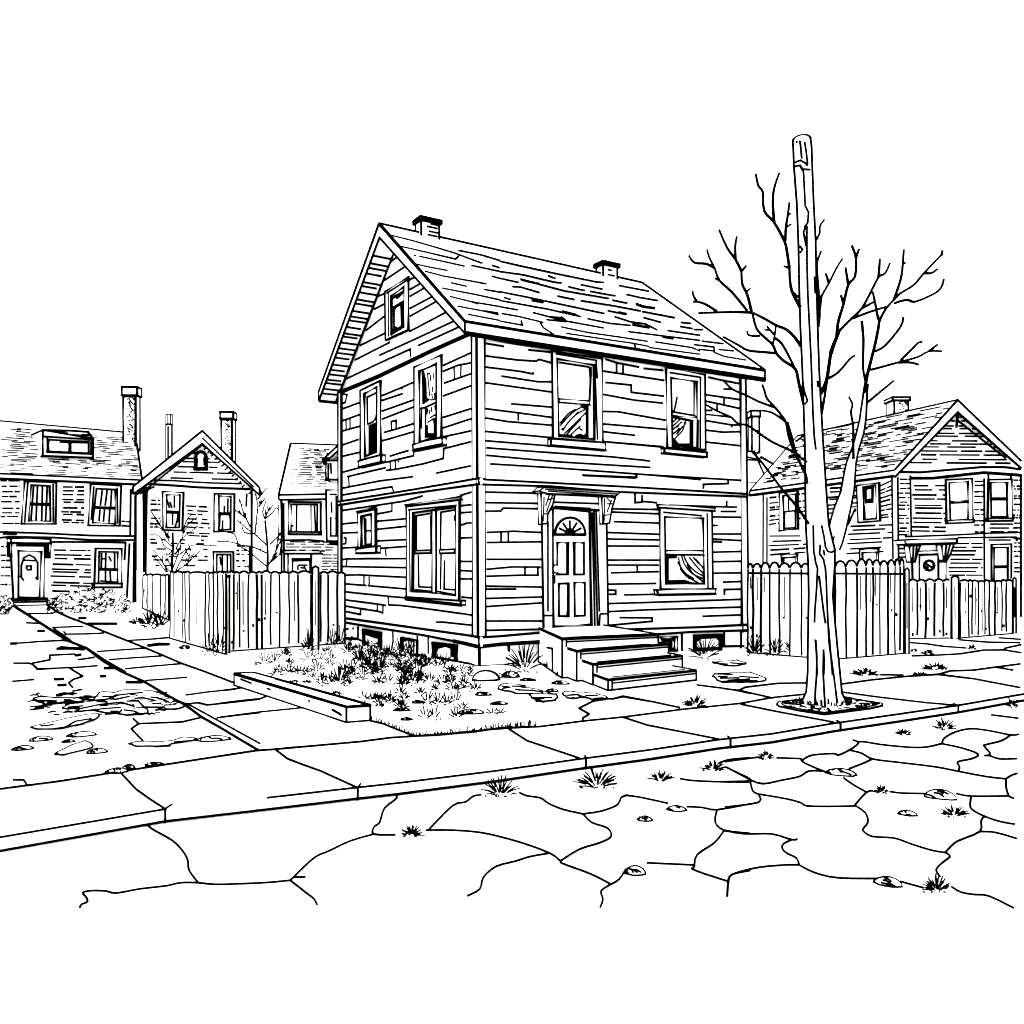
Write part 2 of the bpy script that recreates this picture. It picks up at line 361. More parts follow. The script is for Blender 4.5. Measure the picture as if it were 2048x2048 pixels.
tuftc('Y',120,1200,330,130,30,'ragged tuft at the far end of the path by the gabled house',group=PT,w=.6)
tuftc('Y',400,1270,520,330,32,'bushy tuft under the far fence panel',group=PT,w=2.0,spread=.6)
# the mass of weeds along the foundation and over the garden
wd = MB(); rnd = random.Random(3)
for c, x, y, w_, h_, n in (('S',380,680,360,170,34),('S',880,500,260,260,34),('S',960,640,360,140,30),('S',1240,430,280,260,34),('S',1400,540,260,160,26),('S',700,800,360,120,30),('S',480,830,240,80,16),('S',1000,760,260,130,22),
    ('S',1110,950,300,170,30),('S',1280,930,260,250,30),('S',1620,640,420,230,60),('S',1700,780,460,220,60),('S',1400,760,300,160,30),('S',1160,700,200,100,16),
    ('U',330,400,330,230,50),('U',580,400,330,270,60),('U',800,520,330,180,44),('U',640,560,420,160,50),('U',180,560,420,190,50),('U',1050,520,300,190,34),('U',1230,600,340,120,34),('U',1420,620,120,80,12),
    ('U',300,740,330,130,30),('U',560,760,240,170,26),('U',680,720,240,150,24),('U',770,700,130,190,20),('U',900,720,240,130,22),('U',1120,740,330,120,34),('U',1340,750,180,110,18),
    ('U',530,880,200,120,14),('U',780,880,160,110,14),('U',960,830,130,90,10),('U',250,960,260,130,20),('U',1120,1000,500,160,44),('U',560,1060,160,90,14),('U',900,1190,330,170,30),('U',1240,1180,240,140,20),('U',1750,1140,280,90,26),
    ('U',260,1050,160,60,10),('S',1650,1150,300,130,22),('S',1780,1190,160,140,16),('S',1390,950,160,100,16),('S',1560,890,190,60,16),('S',230,700,130,50,14),('S',860,930,140,30,8),('S',690,930,160,40,10),
    ('M',60,590,260,60,18),('S',1240,1080,170,60,12)):
    px, py = T1(c, x, y+h_*.22); s = CROPS[c][2]
    tuft_mesh(wd, px, py, w_*s*1.1, h_*s*1.2, int(n*.66), int(x*3+y), 2.0 if py > 1365 else 1.1 if py > 1335 else .5, GR, .3 if w_ < 280 else .6)
POLY = [(520,1322),(600,1292),(680,1262),(780,1292),(945,1340),(962,1372),(930,1420),(850,1440),(770,1428),(740,1405),(660,1380),(560,1352)]
def inside(x, y):
    r = False
    for (x0, y0), (x1, y1) in zip(POLY, POLY[1:]+POLY[:1]):
        if (y0 > y) != (y1 > y) and x < (x1-x0)*(y-y0)/(y1-y0)+x0: r = not r
    return r
k = 0
while k < 62:
    x, y = rnd.uniform(520, 965), rnd.uniform(1262, 1440)
    if not inside(x, y) or rnd.random() > (1.0 if y < 1360 else .35): continue
    k += 1; z = (y-1133)/200
    tuft_mesh(wd, x, y, rnd.uniform(16, 40)*z, rnd.uniform(10, 26)*z, rnd.randint(9, 14), k*13, 1.8 if y > 1360 else .5, GR, .3)
    g = GR.at((x+rnd.uniform(-14, 14), y+rnd.uniform(-4, 6))); l = rnd.uniform(4, 9)*g.y/F; h0 = rnd.uniform(0, 8)*g.y/F; an = rnd.uniform(-.9, .9)
    d, u = V((math.cos(an)*l, 0, math.sin(an)*l)), V((-math.sin(an)*l*.35, 0, math.cos(an)*l*.35)); c0 = g+V((0, 0, h0+l*.5))
    wd.line([c0-d, c0+u, c0+d, c0-u], .1, True, 4)      # a single broad leaf
stuff(wd.build('weeds'), 'tangle of low weeds between the house foundation and the garden border', 'weeds')
# fringe of grass on the garden edge
fr = MB(); rnd = random.Random(9)
edge = T('U', [(130,1230),(300,1270),(420,1320),(600,1390),(700,1425),(1000,1420),(1250,1395),(1450,1380),(1650,1345),(1850,1320)])+T('V', [(500,1385),(700,1375),(850,1370)])
for a, b in zip(edge, edge[1:]):
    n = int(max(4, abs(b[0]-a[0])/3.4))
    for i in range(n):
        p = q2(a, b, (i+rnd.random())/n); g = GR.at(p); s = g.y/F
        blade(fr, g, rnd.uniform(0, 6.28), rnd.uniform(3, 13)*s*(1.4 if 1400 > p[0] > 900 else 1), rnd.uniform(1, 6)*s, .6)
fr.pl(GR, edge, 3)
stuff(fr.build('grass'), 'short grass fringe along the pavement edge of the front garden', 'grass')
# slabs and turf lumps traced on the lawn, garden
def slab(name, label, cat, c, loop, strokes=(), h=.015, group=None, w=2.6):
    lp_ = T(c, loop); rj = random.Random(len(lp_)+int(lp_[0][0])); lp_ = smooth(lp_+[lp_[0]], 3)[:-1]
    lp_ = [(x+rj.uniform(-1.6, 1.6), y+rj.uniform(-.9, .9)) for x, y in lp_]
    P_ = [GR.at(p) for p in lp_]
    if sum(P_[i].x*P_[(i+1) % len(P_)].y-P_[(i+1) % len(P_)].x*P_[i].y for i in range(len(P_))) < 0: P_.reverse()
    m = MB(); top = [p+V((0, 0, h)) for p in P_]
    m.solid(top, (0, 0, -h), w, None)
    up = Plane((0, 0, h), (0, 0, 1)); m.pls(up, c, strokes, w*.85)
    return tag(m.build(name), label, cat, group)
LS = 'broken slabs on the bare lawn'
slab('broken_slab','long slanted pointed slab across the bare lawn','slab','L',[(230,1030),(400,985),(620,940),(740,935),(690,975),(600,1005),(460,1040),(270,1040)],[[(300,1010),(400,1000)],[(480,1020),(560,975),(680,955)],[(400,1030),(500,1015)],[(560,1010),(700,960)]],group=LS)
slab('broken_slab','leaf-shaped slab low on the bare lawn','slab','L',[(405,1230),(500,1180),(630,1135),(690,1170),(630,1200),(560,1215),(470,1235)],[],group=LS)
slab('broken_slab','low bar-shaped slab beside the path on the lawn','slab','L',[(965,1150),(1040,1140),(1250,1138),(1340,1115),(1440,1112),(1440,1125),(1290,1150),(1250,1165),(1150,1170),(1010,1170)],[[(1150,1165),(1270,1158)],[(1290,1128),(1430,1118)]],group=LS)
slab('turf_mound','widest ragged mound of turf reaching the path on the bare lawn','mound','L',[(460,880),(560,850),(690,830),(740,770),(840,770),(900,755),(960,750),(1130,758),(1230,790),(1370,850),(1330,885),(1230,890),(1200,875),(1080,880),(1100,920),(940,935),(900,925),(780,920),(700,900),(560,912),(600,890),(500,890)],
     [[(690,820),(800,810),(880,780),(1060,760)],[(600,880),(740,850),(900,835),(1000,865)],[(760,790),(830,790),(850,815),(960,790)],[(940,825),(1030,825),(1070,870),(1200,872)],[(1000,805),(1060,800),(1150,820)],[(720,830),(800,830)],[(650,895),(780,880),(900,872)],[(780,925),(880,915),(905,890)],[(1120,795),(1170,800),(1250,830)],[(1130,845),(1200,840)],[(820,900),(880,900)],[(920,890),(1000,900),(1050,925)],[(740,860),(800,858)],[(500,870),(620,860)]],h=.012,group=LS)
slab('turf_mound','narrow dark strip of turf at the upper edge of the lawn mound','mound','L',[(245,825),(300,805),(420,815),(560,812),(620,830),(560,845),(430,850),(330,862),(310,845)],[[(280,820),(420,825)],[(350,840),(460,840)],[(330,850),(380,855)],[(480,815),(600,835)]],h=.02,group=LS,w=4)
slab('flat_slab','long flat slab of stone in front of the steps','slab','V',[(360,885),(410,835),(500,835),(720,865),(650,880),(820,895),(950,930),(1000,950),(1110,970),(900,965),(620,955),(540,930),(420,915)],[[(410,850),(500,860)],[(540,850),(680,855)],[(580,890),(700,905)],[(620,900),(800,905),(940,930)],[(420,880),(520,865)]],h=.012)
slab('flat_slab','boat-shaped slab just below the long flat slab','slab','V',[(755,970),(900,965),(1110,975),(1115,1020),(1080,1045),(970,1058),(870,1055),(830,1025)],[[(780,1000),(1060,998)],[(830,1015),(960,1010)]],h=.012)
slab('flat_slab','flat slab on the jagged pavement edge before the steps','slab','V',[(1190,965),(1240,935),(1460,950),(1620,960),(1770,1010),(1660,1035),(1560,1030),(1460,1000),(1330,1025),(1250,1005)],[[(1250,970),(1380,960),(1460,990)],[(1590,1010),(1720,1000)],[(1290,1005),(1340,1000)],[(1480,970),(1650,975)]],h=.012)
slab('turf_patch','flat patch of turf right of the steps, beside the slab joints','turf patch','M',[(1640,590),(1720,575),(1932,570),(2020,600),(2060,620),(2000,635),(1850,640),(1720,640),(1680,620)],[[(1650,570),(1800,575)],[(1700,605),(1850,600)],[(1760,620),(1932,610)],[(1680,590),(1760,590)],[(1850,590),(2000,600)],[(1700,628),(1990,622)]],h=.012)
slab('turf_patch','narrow patch of turf close under the plant right of the steps','turf patch','M',[(1650,490),(1720,478),(1830,475),(1900,495),(1860,505),(1780,515),(1700,500)],[[(1680,490),(1760,495)],[(1780,485),(1880,492)]],h=.012)
# garden border kerb
gb = MB()
p1, p2, p3 = GR.at((469,1372)), GR.at((692.8,1445.5)), GR.at((740.6,1442)); p4 = p1+(p3-p2)
top = V((0, 0, .178))
gb.solid([p1+top, p2+top, p3+top, p4+top], -top, 4.2, 4.2)
gb.line([lerp(p4, p3, .25)+top+V((0, 0, .005))-(p3-p2)*.12, lerp(p4, p3, .97)+top+V((0, 0, .005))-(p3-p2)*.12], 3)
vp = vplane(p1, p2)
gb.pls(vp, 'S', [[(1190,1285),(1240,1310),(1310,1355)]], 5); gb.pls(vp, 'S', [[(350,1010),(395,1025)],[(880,1165),(900,1180)],[(10,890),(150,945)]], 3)
tag(gb.build('garden_border'), 'low solid border block of the front garden beside the path', 'border')

# ------------------------------------------------------------------ windows, doors
def pt_quad(c, q): return T(c, q)
def window(parent, plane, c, outer, inner, sill=None, rails=(), fills=(), holes=(), strokes=(), curtain=(), w=4, wi=4, proud=.05, name='window', label=None, sillw=None, extra=()):
    O, I = T(c, outer), T(c, inner)
    m = MB(); m.ring(plane, O, I, proud, 0.0, w, wi); m.pls(plane, c, extra, w*.75, proud+.003)
    win = m.build(name, parent, label)
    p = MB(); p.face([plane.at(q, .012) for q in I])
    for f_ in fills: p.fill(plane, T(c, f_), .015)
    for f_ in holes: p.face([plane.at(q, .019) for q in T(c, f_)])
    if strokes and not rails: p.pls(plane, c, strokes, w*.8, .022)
    p.build('pane', win)
    if rails:
        s = MB()
        for (a, b) in rails:
            q = T(c, [a[0], a[1], b[1], b[0]])
            s.solid([plane.at(x, .03) for x in q], -plane.n*.018, w*.85)
        s.pls(plane, c, strokes, w*.8, .022)
        s.build('sash', win)
    if curtain:
        s = MB(); s.pls(plane, c, [smooth(q, 4) for q in curtain], 2.0, .02); s.build('curtain', win)
    if sill:
        s = MB(); s.solid([plane.at(q, proud+.05) for q in T(c, sill)], -plane.n*(proud+.05), w, w*.8)
        if sillw:
            b = [plane.at(q, proud+.055) for q in T(c, sill)]; s.line([b[3], b[2]], sillw)
        s.build('sill', win)
    return win

# ------------------------------------------------------------------ the main house
C0 = V((-.604, 15.67, 0)); dL = V((-.5247, .8513, 0)); dR = V((.8513, .5247, 0))
LL, LR = 6.594, 6.55
WL = Plane(C0, (-dR.x, -dR.y, 0)); WR = Plane(C0, (dL.x*-1, dL.y*-1, 0))
house = thing('clapboard_house', 'tall weathered two-storey clapboard house with attic gable standing alone on the corner', 'house', C0+dL*3.3+dR*3.3)
zt = 5.72
def P3(u, s, z): return C0+dR*u+dL*s+V((0, 0, z))
zs = .52                                             # bottom of the siding
fo = MB()                                            # foundation, set back under the siding
ins = .06
fo.solid([P3(ins, ins, 0), P3(LR-ins, ins, 0), P3(LR-ins, LL-ins, 0), P3(ins, LL-ins, 0)], (0, 0, zs+.05), None, None)
fl, fr_ = WL.back(ins), WR.back(ins)
fo.line([P3(ins, ins, .0), P3(ins, ins, zs)], 4); fo.line([P3(LR-ins, ins, 0), P3(LR-ins, ins, zs)], 5); fo.line([P3(ins, LL-ins, 0), P3(ins, LL-ins, zs)], 5)
fo.pls(fl, 'U', [[(425,80),(430,230)],[(742,140),(738,340)],[(882,150),(882,370)],[(1545,300),(1545,550)]], 4)
fo.pls(fl, 'U', [[(1190,465),(1400,500),(1540,550)]], 7)
fo.pls(fl, 'S', [[(1525,210),(1525,370)],[(1350,365),(1530,370)]], 6); fo.pls(fl, 'S', [[(1540,385),(1640,420),(1640,530),(1500,510)],[(1360,250),(1400,240)],[(1455,238),(1468,238)]], 3.5)
fo.pls(fr_, 'M', [[(1405,260),(1405,395)],[(1500,265),(1505,345)],[(1730,245),(1730,358),(1885,355)],[(70,350),(70,400)]], 4.5)
fo.pls(fr_, 'M', [[(1560,420),(1890,412)],[(-10,505),(60,500),(120,490)]], 5)
fo.pls(fr_, 'V', [[(495,320),(500,400)],[(140,600),(540,575)]], 5)
fnd = fo.build('foundation', house)
def cellar(plane, c, outer, inner, fills, w=4):
    m = MB(); m.ring(plane, T(c, outer), T(c, inner), .03, 0, w, w)
    o = m.build('cellar_window', fnd); p = MB(); p.face([plane.at(q, .008) for q in T(c, inner)])
    for f_ in fills: p.fill(plane, T(c, f_), .011)
    p.build('pane', o)
cellar(fl, 'U', [(40,60),(270,100),(270,350),(40,310)], [(55,75),(255,110),(255,330),(55,290)], [[(55,75),(255,110),(255,190),(190,175),(55,125)],[(225,110),(255,112),(255,300),(225,290)]])
cellar(fl, 'U', [(530,165),(735,200),(735,440),(530,400)], [(550,180),(700,208),(700,430),(550,395)], [[(550,180),(700,208),(690,225),(600,200),(560,225),(550,260)]])
cellar(fl, 'U', [(935,225),(1245,262),(1245,470),(935,420)], [(950,240),(1225,270),(1225,460),(950,410)], [[(945,235),(1245,265),(1245,430),(1160,410),(1160,310),(1100,285),(1010,310),(990,370),(985,415),(945,380)]])
cellar(fr_, 'M', [(1240,285),(1370,285),(1370,392),(1300,392)], [(1255,297),(1350,297),(1350,380),(1310,380)], [[(1255,297),(1350,297),(1350,318),(1335,318),(1335,380),(1310,380),(1300,330),(1255,318)]])
cellar(fr_, 'M', [(1500,275),(1708,268),(1708,380),(1500,385)], [(1512,288),(1698,282),(1698,372),(1512,378)], [[(1505,290),(1705,275),(1705,315),(1690,320),(1670,298),(1560,303),(1525,325),(1505,325)]])

wl = MB()                                            # siding walls
gable = [P3(0, 0, zs), P3(0, LL, zs), P3(0, LL, zt), P3(0, LL/2, 8.45), P3(0, 0, zt)]
wl.solid(gable, dR*LR, None, None)
wall = wl
SIDING_L = {
'A': [[(875,600),(955,540)],[(820,775),(1035,630)],[(755,930),(830,900)],[(1050,775),(1145,730)],[(1055,870),(1185,795)],[(1065,930),(1220,840)],[(720,1055),(825,1000)],[(1060,1050),(1285,930)],[(1060,1125),(1310,985)],[(640,1260),(820,1120)],[(585,1405),(825,1285)],
      [(1060,1270),(1430,1075)],[(535,1545),(720,1450),(870,1375)],[(770,1500),(1100,1350),(1500,1165)],[(1145,1405),(1530,1230)],[(455,1725),(760,1580),(1070,1440),(1070,1520)]],
'R': [[(155,890),(385,805)],[(165,1040),(385,960)],[(210,1030),(212,1150)],[(262,1010),(262,1130)],[(155,1175),(385,1110)],[(155,1355),(370,1280)],[(155,1500),(385,1445)],[(155,1705),(400,1640),(660,1570)],[(225,1760),(720,1645)],[(245,1760),(250,1890)],[(155,1910),(640,1815),(1075,1760)],
      [(150,700),(230,700),(215,740),(205,800),(150,825)],[(665,720),(930,610),(1065,550)],[(930,610),(930,640)],[(675,778),(940,690)],[(675,915),(1085,770)],[(670,1020),(1085,860)],[(795,1160),(795,1050),(860,1035),(855,1140)],[(700,1190),(860,1145),(1085,1075)],[(670,1300),(1085,1180)],[(775,1495),(1015,1422)],
      [(725,1575),(1080,1490),(1085,1430)],[(780,1560),(780,1670)],[(845,1555),(845,1665)],[(885,1540),(885,1580)],[(725,1680),(850,1665),(1200,1595),(1465,1525),(1470,1400),(1815,1310)],[(1445,335),(1815,165)],[(1445,410),(1650,325),(1815,295)],[(1475,555),(1815,435)],[(1600,345),(1605,500)],[(1690,325),(1685,470)],
      [(1450,725),(1815,590)],[(1435,1005),(1815,885)],[(1450,1135),(1815,1015)],[(1450,1250),(1815,1170)],[(1370,1715),(1815,1620)]],
'D': [[(190,387),(620,315),(635,360)],[(190,520),(490,475),(720,440),(885,395)],[(620,460),(620,530)],[(490,550),(620,525)],[(490,612),(740,590)],[(485,682),(740,655)],[(490,780),(740,770)],[(510,845),(740,828)],[(565,845),(570,915)],[(190,635),(320,622)],[(190,713),(320,708)],[(190,842),(320,835)],
      [(210,750),(228,760),(225,800),(205,808)],[(200,940),(240,935),(740,932)],[(235,940),(225,1000)],[(190,1000),(330,1003),(740,1010)],[(190,1075),(330,1072),(740,1093)],[(380,1085),(380,1160)],[(425,1090),(425,1160)],[(190,1147),(400,1163)],[(415,1165),(740,1193)],[(190,1215),(580,1255),(740,1270)],[(588,1260),(590,1330)],
      [(190,1283),(510,1325),(570,1335)],[(495,1325),(495,1385)],[(543,1335),(543,1400)],[(190,1335),(340,1360),(500,1385),(545,1400)],[(190,1380),(340,1410),(352,1410),(352,1365)],[(590,1330),(700,1335),(1000,1375),(1310,1418)],[(1000,1478),(1060,1478),(1310,1505)],
      [(1205,390),(1300,362)],[(1205,480),(1300,470)],[(1205,540),(1300,533)],[(1205,650),(1260,628),(1300,625)],[(1205,757),(1300,752)],[(1205,957),(1300,957)],[(1215,1035),(1300,1040)],[(1205,1107),(1300,1107)],[(1220,1262),(1310,1272)]]}
for c, l in SIDING_L.items(): wl.pls(WL, c, l, 3.8)
SIDING_R = {
'B': [[(340,365),(440,385),(620,420),(980,470)],[(345,420),(520,450)],[(755,483),(985,505)],[(340,540),(650,580),(830,592),(860,575),(985,610)],[(340,648),(680,690),(800,715),(805,695)],[(495,735),(850,790),(985,790)],[(345,800),(985,890)],[(590,1003),(985,1035)],[(345,1050),(660,1090),(985,1135)],[(660,1095),(660,1165)],
      [(345,1140),(560,1175),(985,1210)],[(345,1270),(985,1330)],[(345,1360),(975,1410)],[(350,1428),(1010,1478),(1560,1515),(1932,1555)],[(350,1500),(1060,1565),(1932,1617)],[(385,1583),(1000,1620),(1932,1690),(2420,1735)],[(1280,1695),(1790,1720),(1800,1690)],[(1500,1370),(1932,1410),(2050,1420)]],
'C': [[(50,1055),(160,1090),(375,1132)],[(160,1090),(160,1180)],[(222,1105),(222,1195)],[(420,1145),(605,1163)],[(30,1170),(615,1260)],[(50,1280),(300,1305),(300,1375),(615,1412)],[(30,1395),(330,1450),(605,1480)],[(30,1560),(170,1562),(635,1645)],[(30,1680),(630,1732)],[(30,1755),(335,1790)],[(30,1850),(610,1900)],
      [(1045,1230),(1190,1262),(1340,1290)],[(1020,1398),(1345,1445)],[(1200,1430),(1195,1495)],[(1020,1460),(1140,1485),(1345,1530)],[(1020,1648),(1270,1690),(1345,1690)],[(1270,1690),(1275,1715)],[(1020,1740),(1190,1760),(1345,1755)],[(1020,1855),(1345,1890)],[(1020,1550),(1080,1550)]],
'E': [[(65,110),(420,118)],[(70,178),(410,183)],[(70,233),(165,232),(180,213),(420,218)],[(75,370),(250,362),(430,370)],[(75,435),(430,430)],[(168,372),(168,428)],[(215,372),(215,428)],[(75,543),(430,543)],[(75,607),(240,592),(420,593)],[(322,595),(322,645)],[(405,600),(405,645)],[(75,652),(290,645),(410,645)],
      [(75,715),(250,718),(430,722)],[(75,735),(265,735)],[(75,795),(430,785)],[(75,847),(430,823)],[(75,940),(430,940)],[(75,1000),(430,993)],[(495,175),(800,185)],[(870,218),(1180,222)],[(870,238),(1180,250)],[(895,300),(1185,310)],[(850,370),(1190,382)],[(850,412),(1190,418)],[(850,457),(1185,458)],[(850,548),(1185,548)],
      [(850,580),(1180,580)],[(1045,585),(1045,620)],[(875,630),(1180,622)],[(850,703),(1165,698)],[(850,740),(905,742),(905,768),(850,768)],[(960,772),(1180,768)],[(850,828),(1300,815),(1720,800)],[(855,880),(1110,868),(1720,850)],[(930,918),(1140,920),(1140,942),(860,968)],[(1465,910),(1720,900)],
      [(1030,120),(1030,178),(1075,175),(1075,130)],[(1075,170),(1170,178)],[(1470,90),(1470,60),(1630,55),(1630,30)],[(1250,195),(1685,207)],[(1580,235),(1680,235)],[(1620,165),(1620,200)],[(1530,270),(1710,272)],[(1530,325),(1560,325)],[(1530,380),(1712,380)],[(1535,412),(1710,422)],[(1535,430),(1590,432)],
      [(1535,497),(1710,492)],[(1535,558),(1715,555)],[(1535,632),(1715,630)],[(1595,690),(1720,685)],[(1605,775),(1605,737),(1710,735)],
      [(690,0),(1040,15),(1040,0)],[(1140,0),(1720,35)]]}
for c, l in SIDING_R.items(): wl.pls(WR, c, l, 3.8)
wl.pls(WL, 'A', [[(400,1855),(760,1705),(1280,1455),(1640,1295)]], 10)
wl.build('siding_wall', house)
# corner boards, storey band, sill board
cb = MB()
def board(m, plane, pxs, w=4, proud=.03): m.solid([plane.at(p, proud) for p in pxs], -plane.n*(proud+.02), w)
board(cb, WL, T('P', [(944,668),(953,666),(956,1274),(946,1274)]), 4.4); board(cb, WR, T('P', [(953,666),(969,668),(971,1274),(956,1274)]), 4.4)
cb.build('corner_board', house)
cb = MB(); board(cb, WL, T('P', [(677,785),(683,783),(683,1236),(677,1240)]), 4.2); cb.build('corner_board', house)
cb = MB(); board(cb, WR, T('P', [(1481,754),(1491,755),(1497,1262),(1484,1264)]), 4.2); cb.build('corner_board', house)
bd = MB()
board(bd, WL, T('D', [(150,445),(740,350),(1365,243),(1365,292),(740,380),(150,475)]), 4.4, .05)
board(bd, WR, [T1('D', 1365, 243)]+T('E', [(75,30),(480,50),(960,75),(1752,122),(1752,140),(900,108),(480,72),(75,62)])+[T1('D', 1365, 292)], 4.4, .05)
bd.build('storey_band', house)
sb = MB()
board(sb, WL, T('D', [(165,1440),(300,1455),(1310,1597),(1365,1610),(1365,1690),(1250,1660),(900,1592),(300,1495),(165,1472)]), 5, .05)
board(sb, WR, [T1('D', 1365, 1610)]+T('E', [(160,1038),(420,1015),(790,1000),(1440,980),(1757,964),(1757,1000),(1400,1010),(1180,1025),(420,1075),(160,1090)])+[T1('D', 1365, 1690)], 5, .05)
sb.pl(WL, T('D', [(1150,1640),(1250,1662),(1365,1690)]), 9, .055); sb.pl(WR, [T1('D', 1368, 1690)]+T('E', [(160,1090),(415,1075)]), 9, .055)
sb.build('sill_board', house)
# windows of the side wall
window(house, WL, 'A', [(825,885),(1047,745),(1047,1255),(830,1355)], [(882,925),(1008,835),(1008,1225),(883,1300)], sill=None,
  fills=[[(880,1035),(1005,960),(1008,1225),(883,1300)]], holes=[[(920,1065),(945,1035),(965,1030),(970,1210),(945,1228),(920,1215)]], strokes=[[(883,960),(1000,880)],[(905,940),(990,890)],[(920,930),(940,950),(990,900)]], extra=[[(855,900),(858,1320)],[(840,900),(1045,770)]], label='attic window in the gable with a black lower sash')
window(house, WL, 'R', [(395,650),(650,525),(655,1480),(398,1545)], [(440,690),(610,600),(605,1440),(450,1500)], sill=[(370,1560),(660,1478),(660,1570),(370,1640)], rails=[], 
  fills=[[(492,1100),(605,1050),(605,1440),(525,1478),(492,1478)],[(590,610),(612,600),(612,1000),(575,1010),(590,900)]], strokes=[[(485,1080),(485,735),(595,680)],[(485,1085),(560,1050),(590,1000)]], sillw=5)
window(house, WL, 'R', [(1088,350),(1435,195),(1435,1250),(1090,1345)], [(1148,400),(1375,300),(1375,1240),(1155,1320)], sill=[(1072,1345),(1445,1255),(1445,1350),(1077,1425)],
  fills=[[(1180,385),(1215,400),(1245,530),(1250,735),(1290,770),(1210,830),(1185,830)],[(1215,870),(1250,860),(1240,1090),(1265,1095),(1265,1195),(1330,1195),(1330,1080),(1320,1040),(1375,960),(1375,1235),(1215,1270)]],
  strokes=[[(1150,885),(1220,870),(1375,800)],[(1180,890),(1180,1140)],[(1200,380),(1370,310)]], curtain=[[(1255,420),(1270,580),(1285,720)],[(1295,450),(1295,530)],[(1330,420),(1330,500)],[(1320,600),(1320,670)],[(1345,680),(1345,760),(1290,770)],[(1310,690),(1320,750)],[(1270,430),(1285,440)],[(1260,880),(1250,960)],[(1280,900),(1285,960)],[(1305,860),(1310,930)],[(1350,840),(1355,900)],[(1290,1000),(1360,960)],[(1260,1060),(1340,1010)]], sillw=9)
window(house, WL, 'D', [(325,528),(478,508),(480,830),(330,842)], [(355,570),(445,550),(445,825),(355,828)], sill=[(312,850),(485,825),(485,882),(312,888)], rails=[], fills=[[(372,570),(402,590),(402,820),(378,820)]], strokes=[[(390,693),(440,693)],[(395,810),(440,808)]], sillw=5)
window(house, WL, 'D', [(745,475),(1200,415),(1195,1300),(745,1268)], [(800,540),(1168,490),(1168,1248),(795,1215)], sill=[(738,1262),(1212,1295),(1212,1332),(738,1280)], rails=[(((815,865),(955,860)),((815,888),(955,885))),(((1030,858),(1160,852)),((1030,888),(1160,884))),(((965,515),(998,508)),((965,1228),(998,1232)))],
  fills=[[(985,512),(1005,510),(1002,980),(990,980)],[(1145,560),(1170,555),(1170,610),(1150,615)],[(940,560),(958,558),(958,860),(945,860)],[(795,895),(812,895),(810,1210),(795,1205)]],
  strokes=[[(830,860),(830,565),(950,545)],[(845,900),(850,1175),(960,1180)],[(1035,855),(1040,535),(1160,515)],[(1040,895),(1035,1200)],[(1070,945),(1068,1195),(1160,1200)],[(815,560),(815,860)],[(820,1200),(960,1215)],[(1015,1215),(1165,1245)]], extra=[[(770,520),(775,1225)],[(760,515),(1175,475)]], sillw=8, label='paired ground floor window with two tall sashes')
# windows of the front wall
window(house, WR, 'B', [(985,490),(1468,560),(1475,1380),(995,1335)], [(1033,568),(1392,628),(1395,1345),(1050,1312)], sill=[(975,1340),(1500,1378),(1505,1452),(975,1405)], rails=[(((1045,955),(1345,975)),((1050,988),(1350,1012)))],
  fills=[[(1255,1015),(1342,1020),(1342,1342),(1190,1338),(1215,1300),(1265,1285),(1290,1302),(1308,1290),(1308,1060),(1270,1040)],[(1335,640),(1372,645),(1372,720),(1360,980),(1335,975),(1345,770)]], strokes=[[(1053,603),(1340,648)]],
  curtain=[[(1215,1055),(1150,1092),(1105,1140),(1065,1188)],[(1280,1030),(1200,1075),(1120,1150),(1065,1215)],[(1300,1060),(1220,1105),(1140,1185),(1090,1262)],[(1310,1090),(1200,1200),(1105,1290)],[(1265,1150),(1180,1240),(1120,1310)],[(1260,1215),(1190,1280),(1150,1320)],[(1240,1230),(1280,1260)],[(1060,1300),(1180,1310)],[(1210,1110),(1240,1080)],[(1075,1250),(1100,1235)]],
  extra=[[(1410,590),(1425,760)],[(1400,620),(1425,1350)],[(1020,520),(1420,585)],[(1005,500),(1455,565)]], sillw=6, label='front window over the door with a swept curtain')
window(house, WR, 'C', [(638,1135),(1012,1205),(1018,1930),(650,1910)], [(683,1235),(935,1272),(942,1912),(698,1888)], sill=[(622,1915),(1030,1955),(1030,2000),(622,1960)], rails=[(((690,1562),(912,1600)),((692,1598),(936,1622)))],
  fills=[[(900,1275),(920,1275),(915,1600),(900,1595)],[(690,1600),(820,1622),(905,1640),(905,1912),(755,1895),(698,1885),(698,1832),(735,1830),(760,1865),(862,1865),(862,1660),(810,1650),(690,1625)]],
  curtain=[[(815,1660),(800,1740),(715,1830)],[(740,1630),(705,1660)],[(770,1640),(705,1700)],[(790,1660),(705,1735)],[(770,1720),(710,1775)],[(720,1720),(760,1700)],[(800,1700),(740,1780)],[(830,1650),(820,1690)]], strokes=[[(745,1420),(730,1500),(715,1560)]], extra=[[(970,1230),(968,1920)],[(672,1185),(975,1232)],[(948,1640),(945,1915)]], sillw=4)
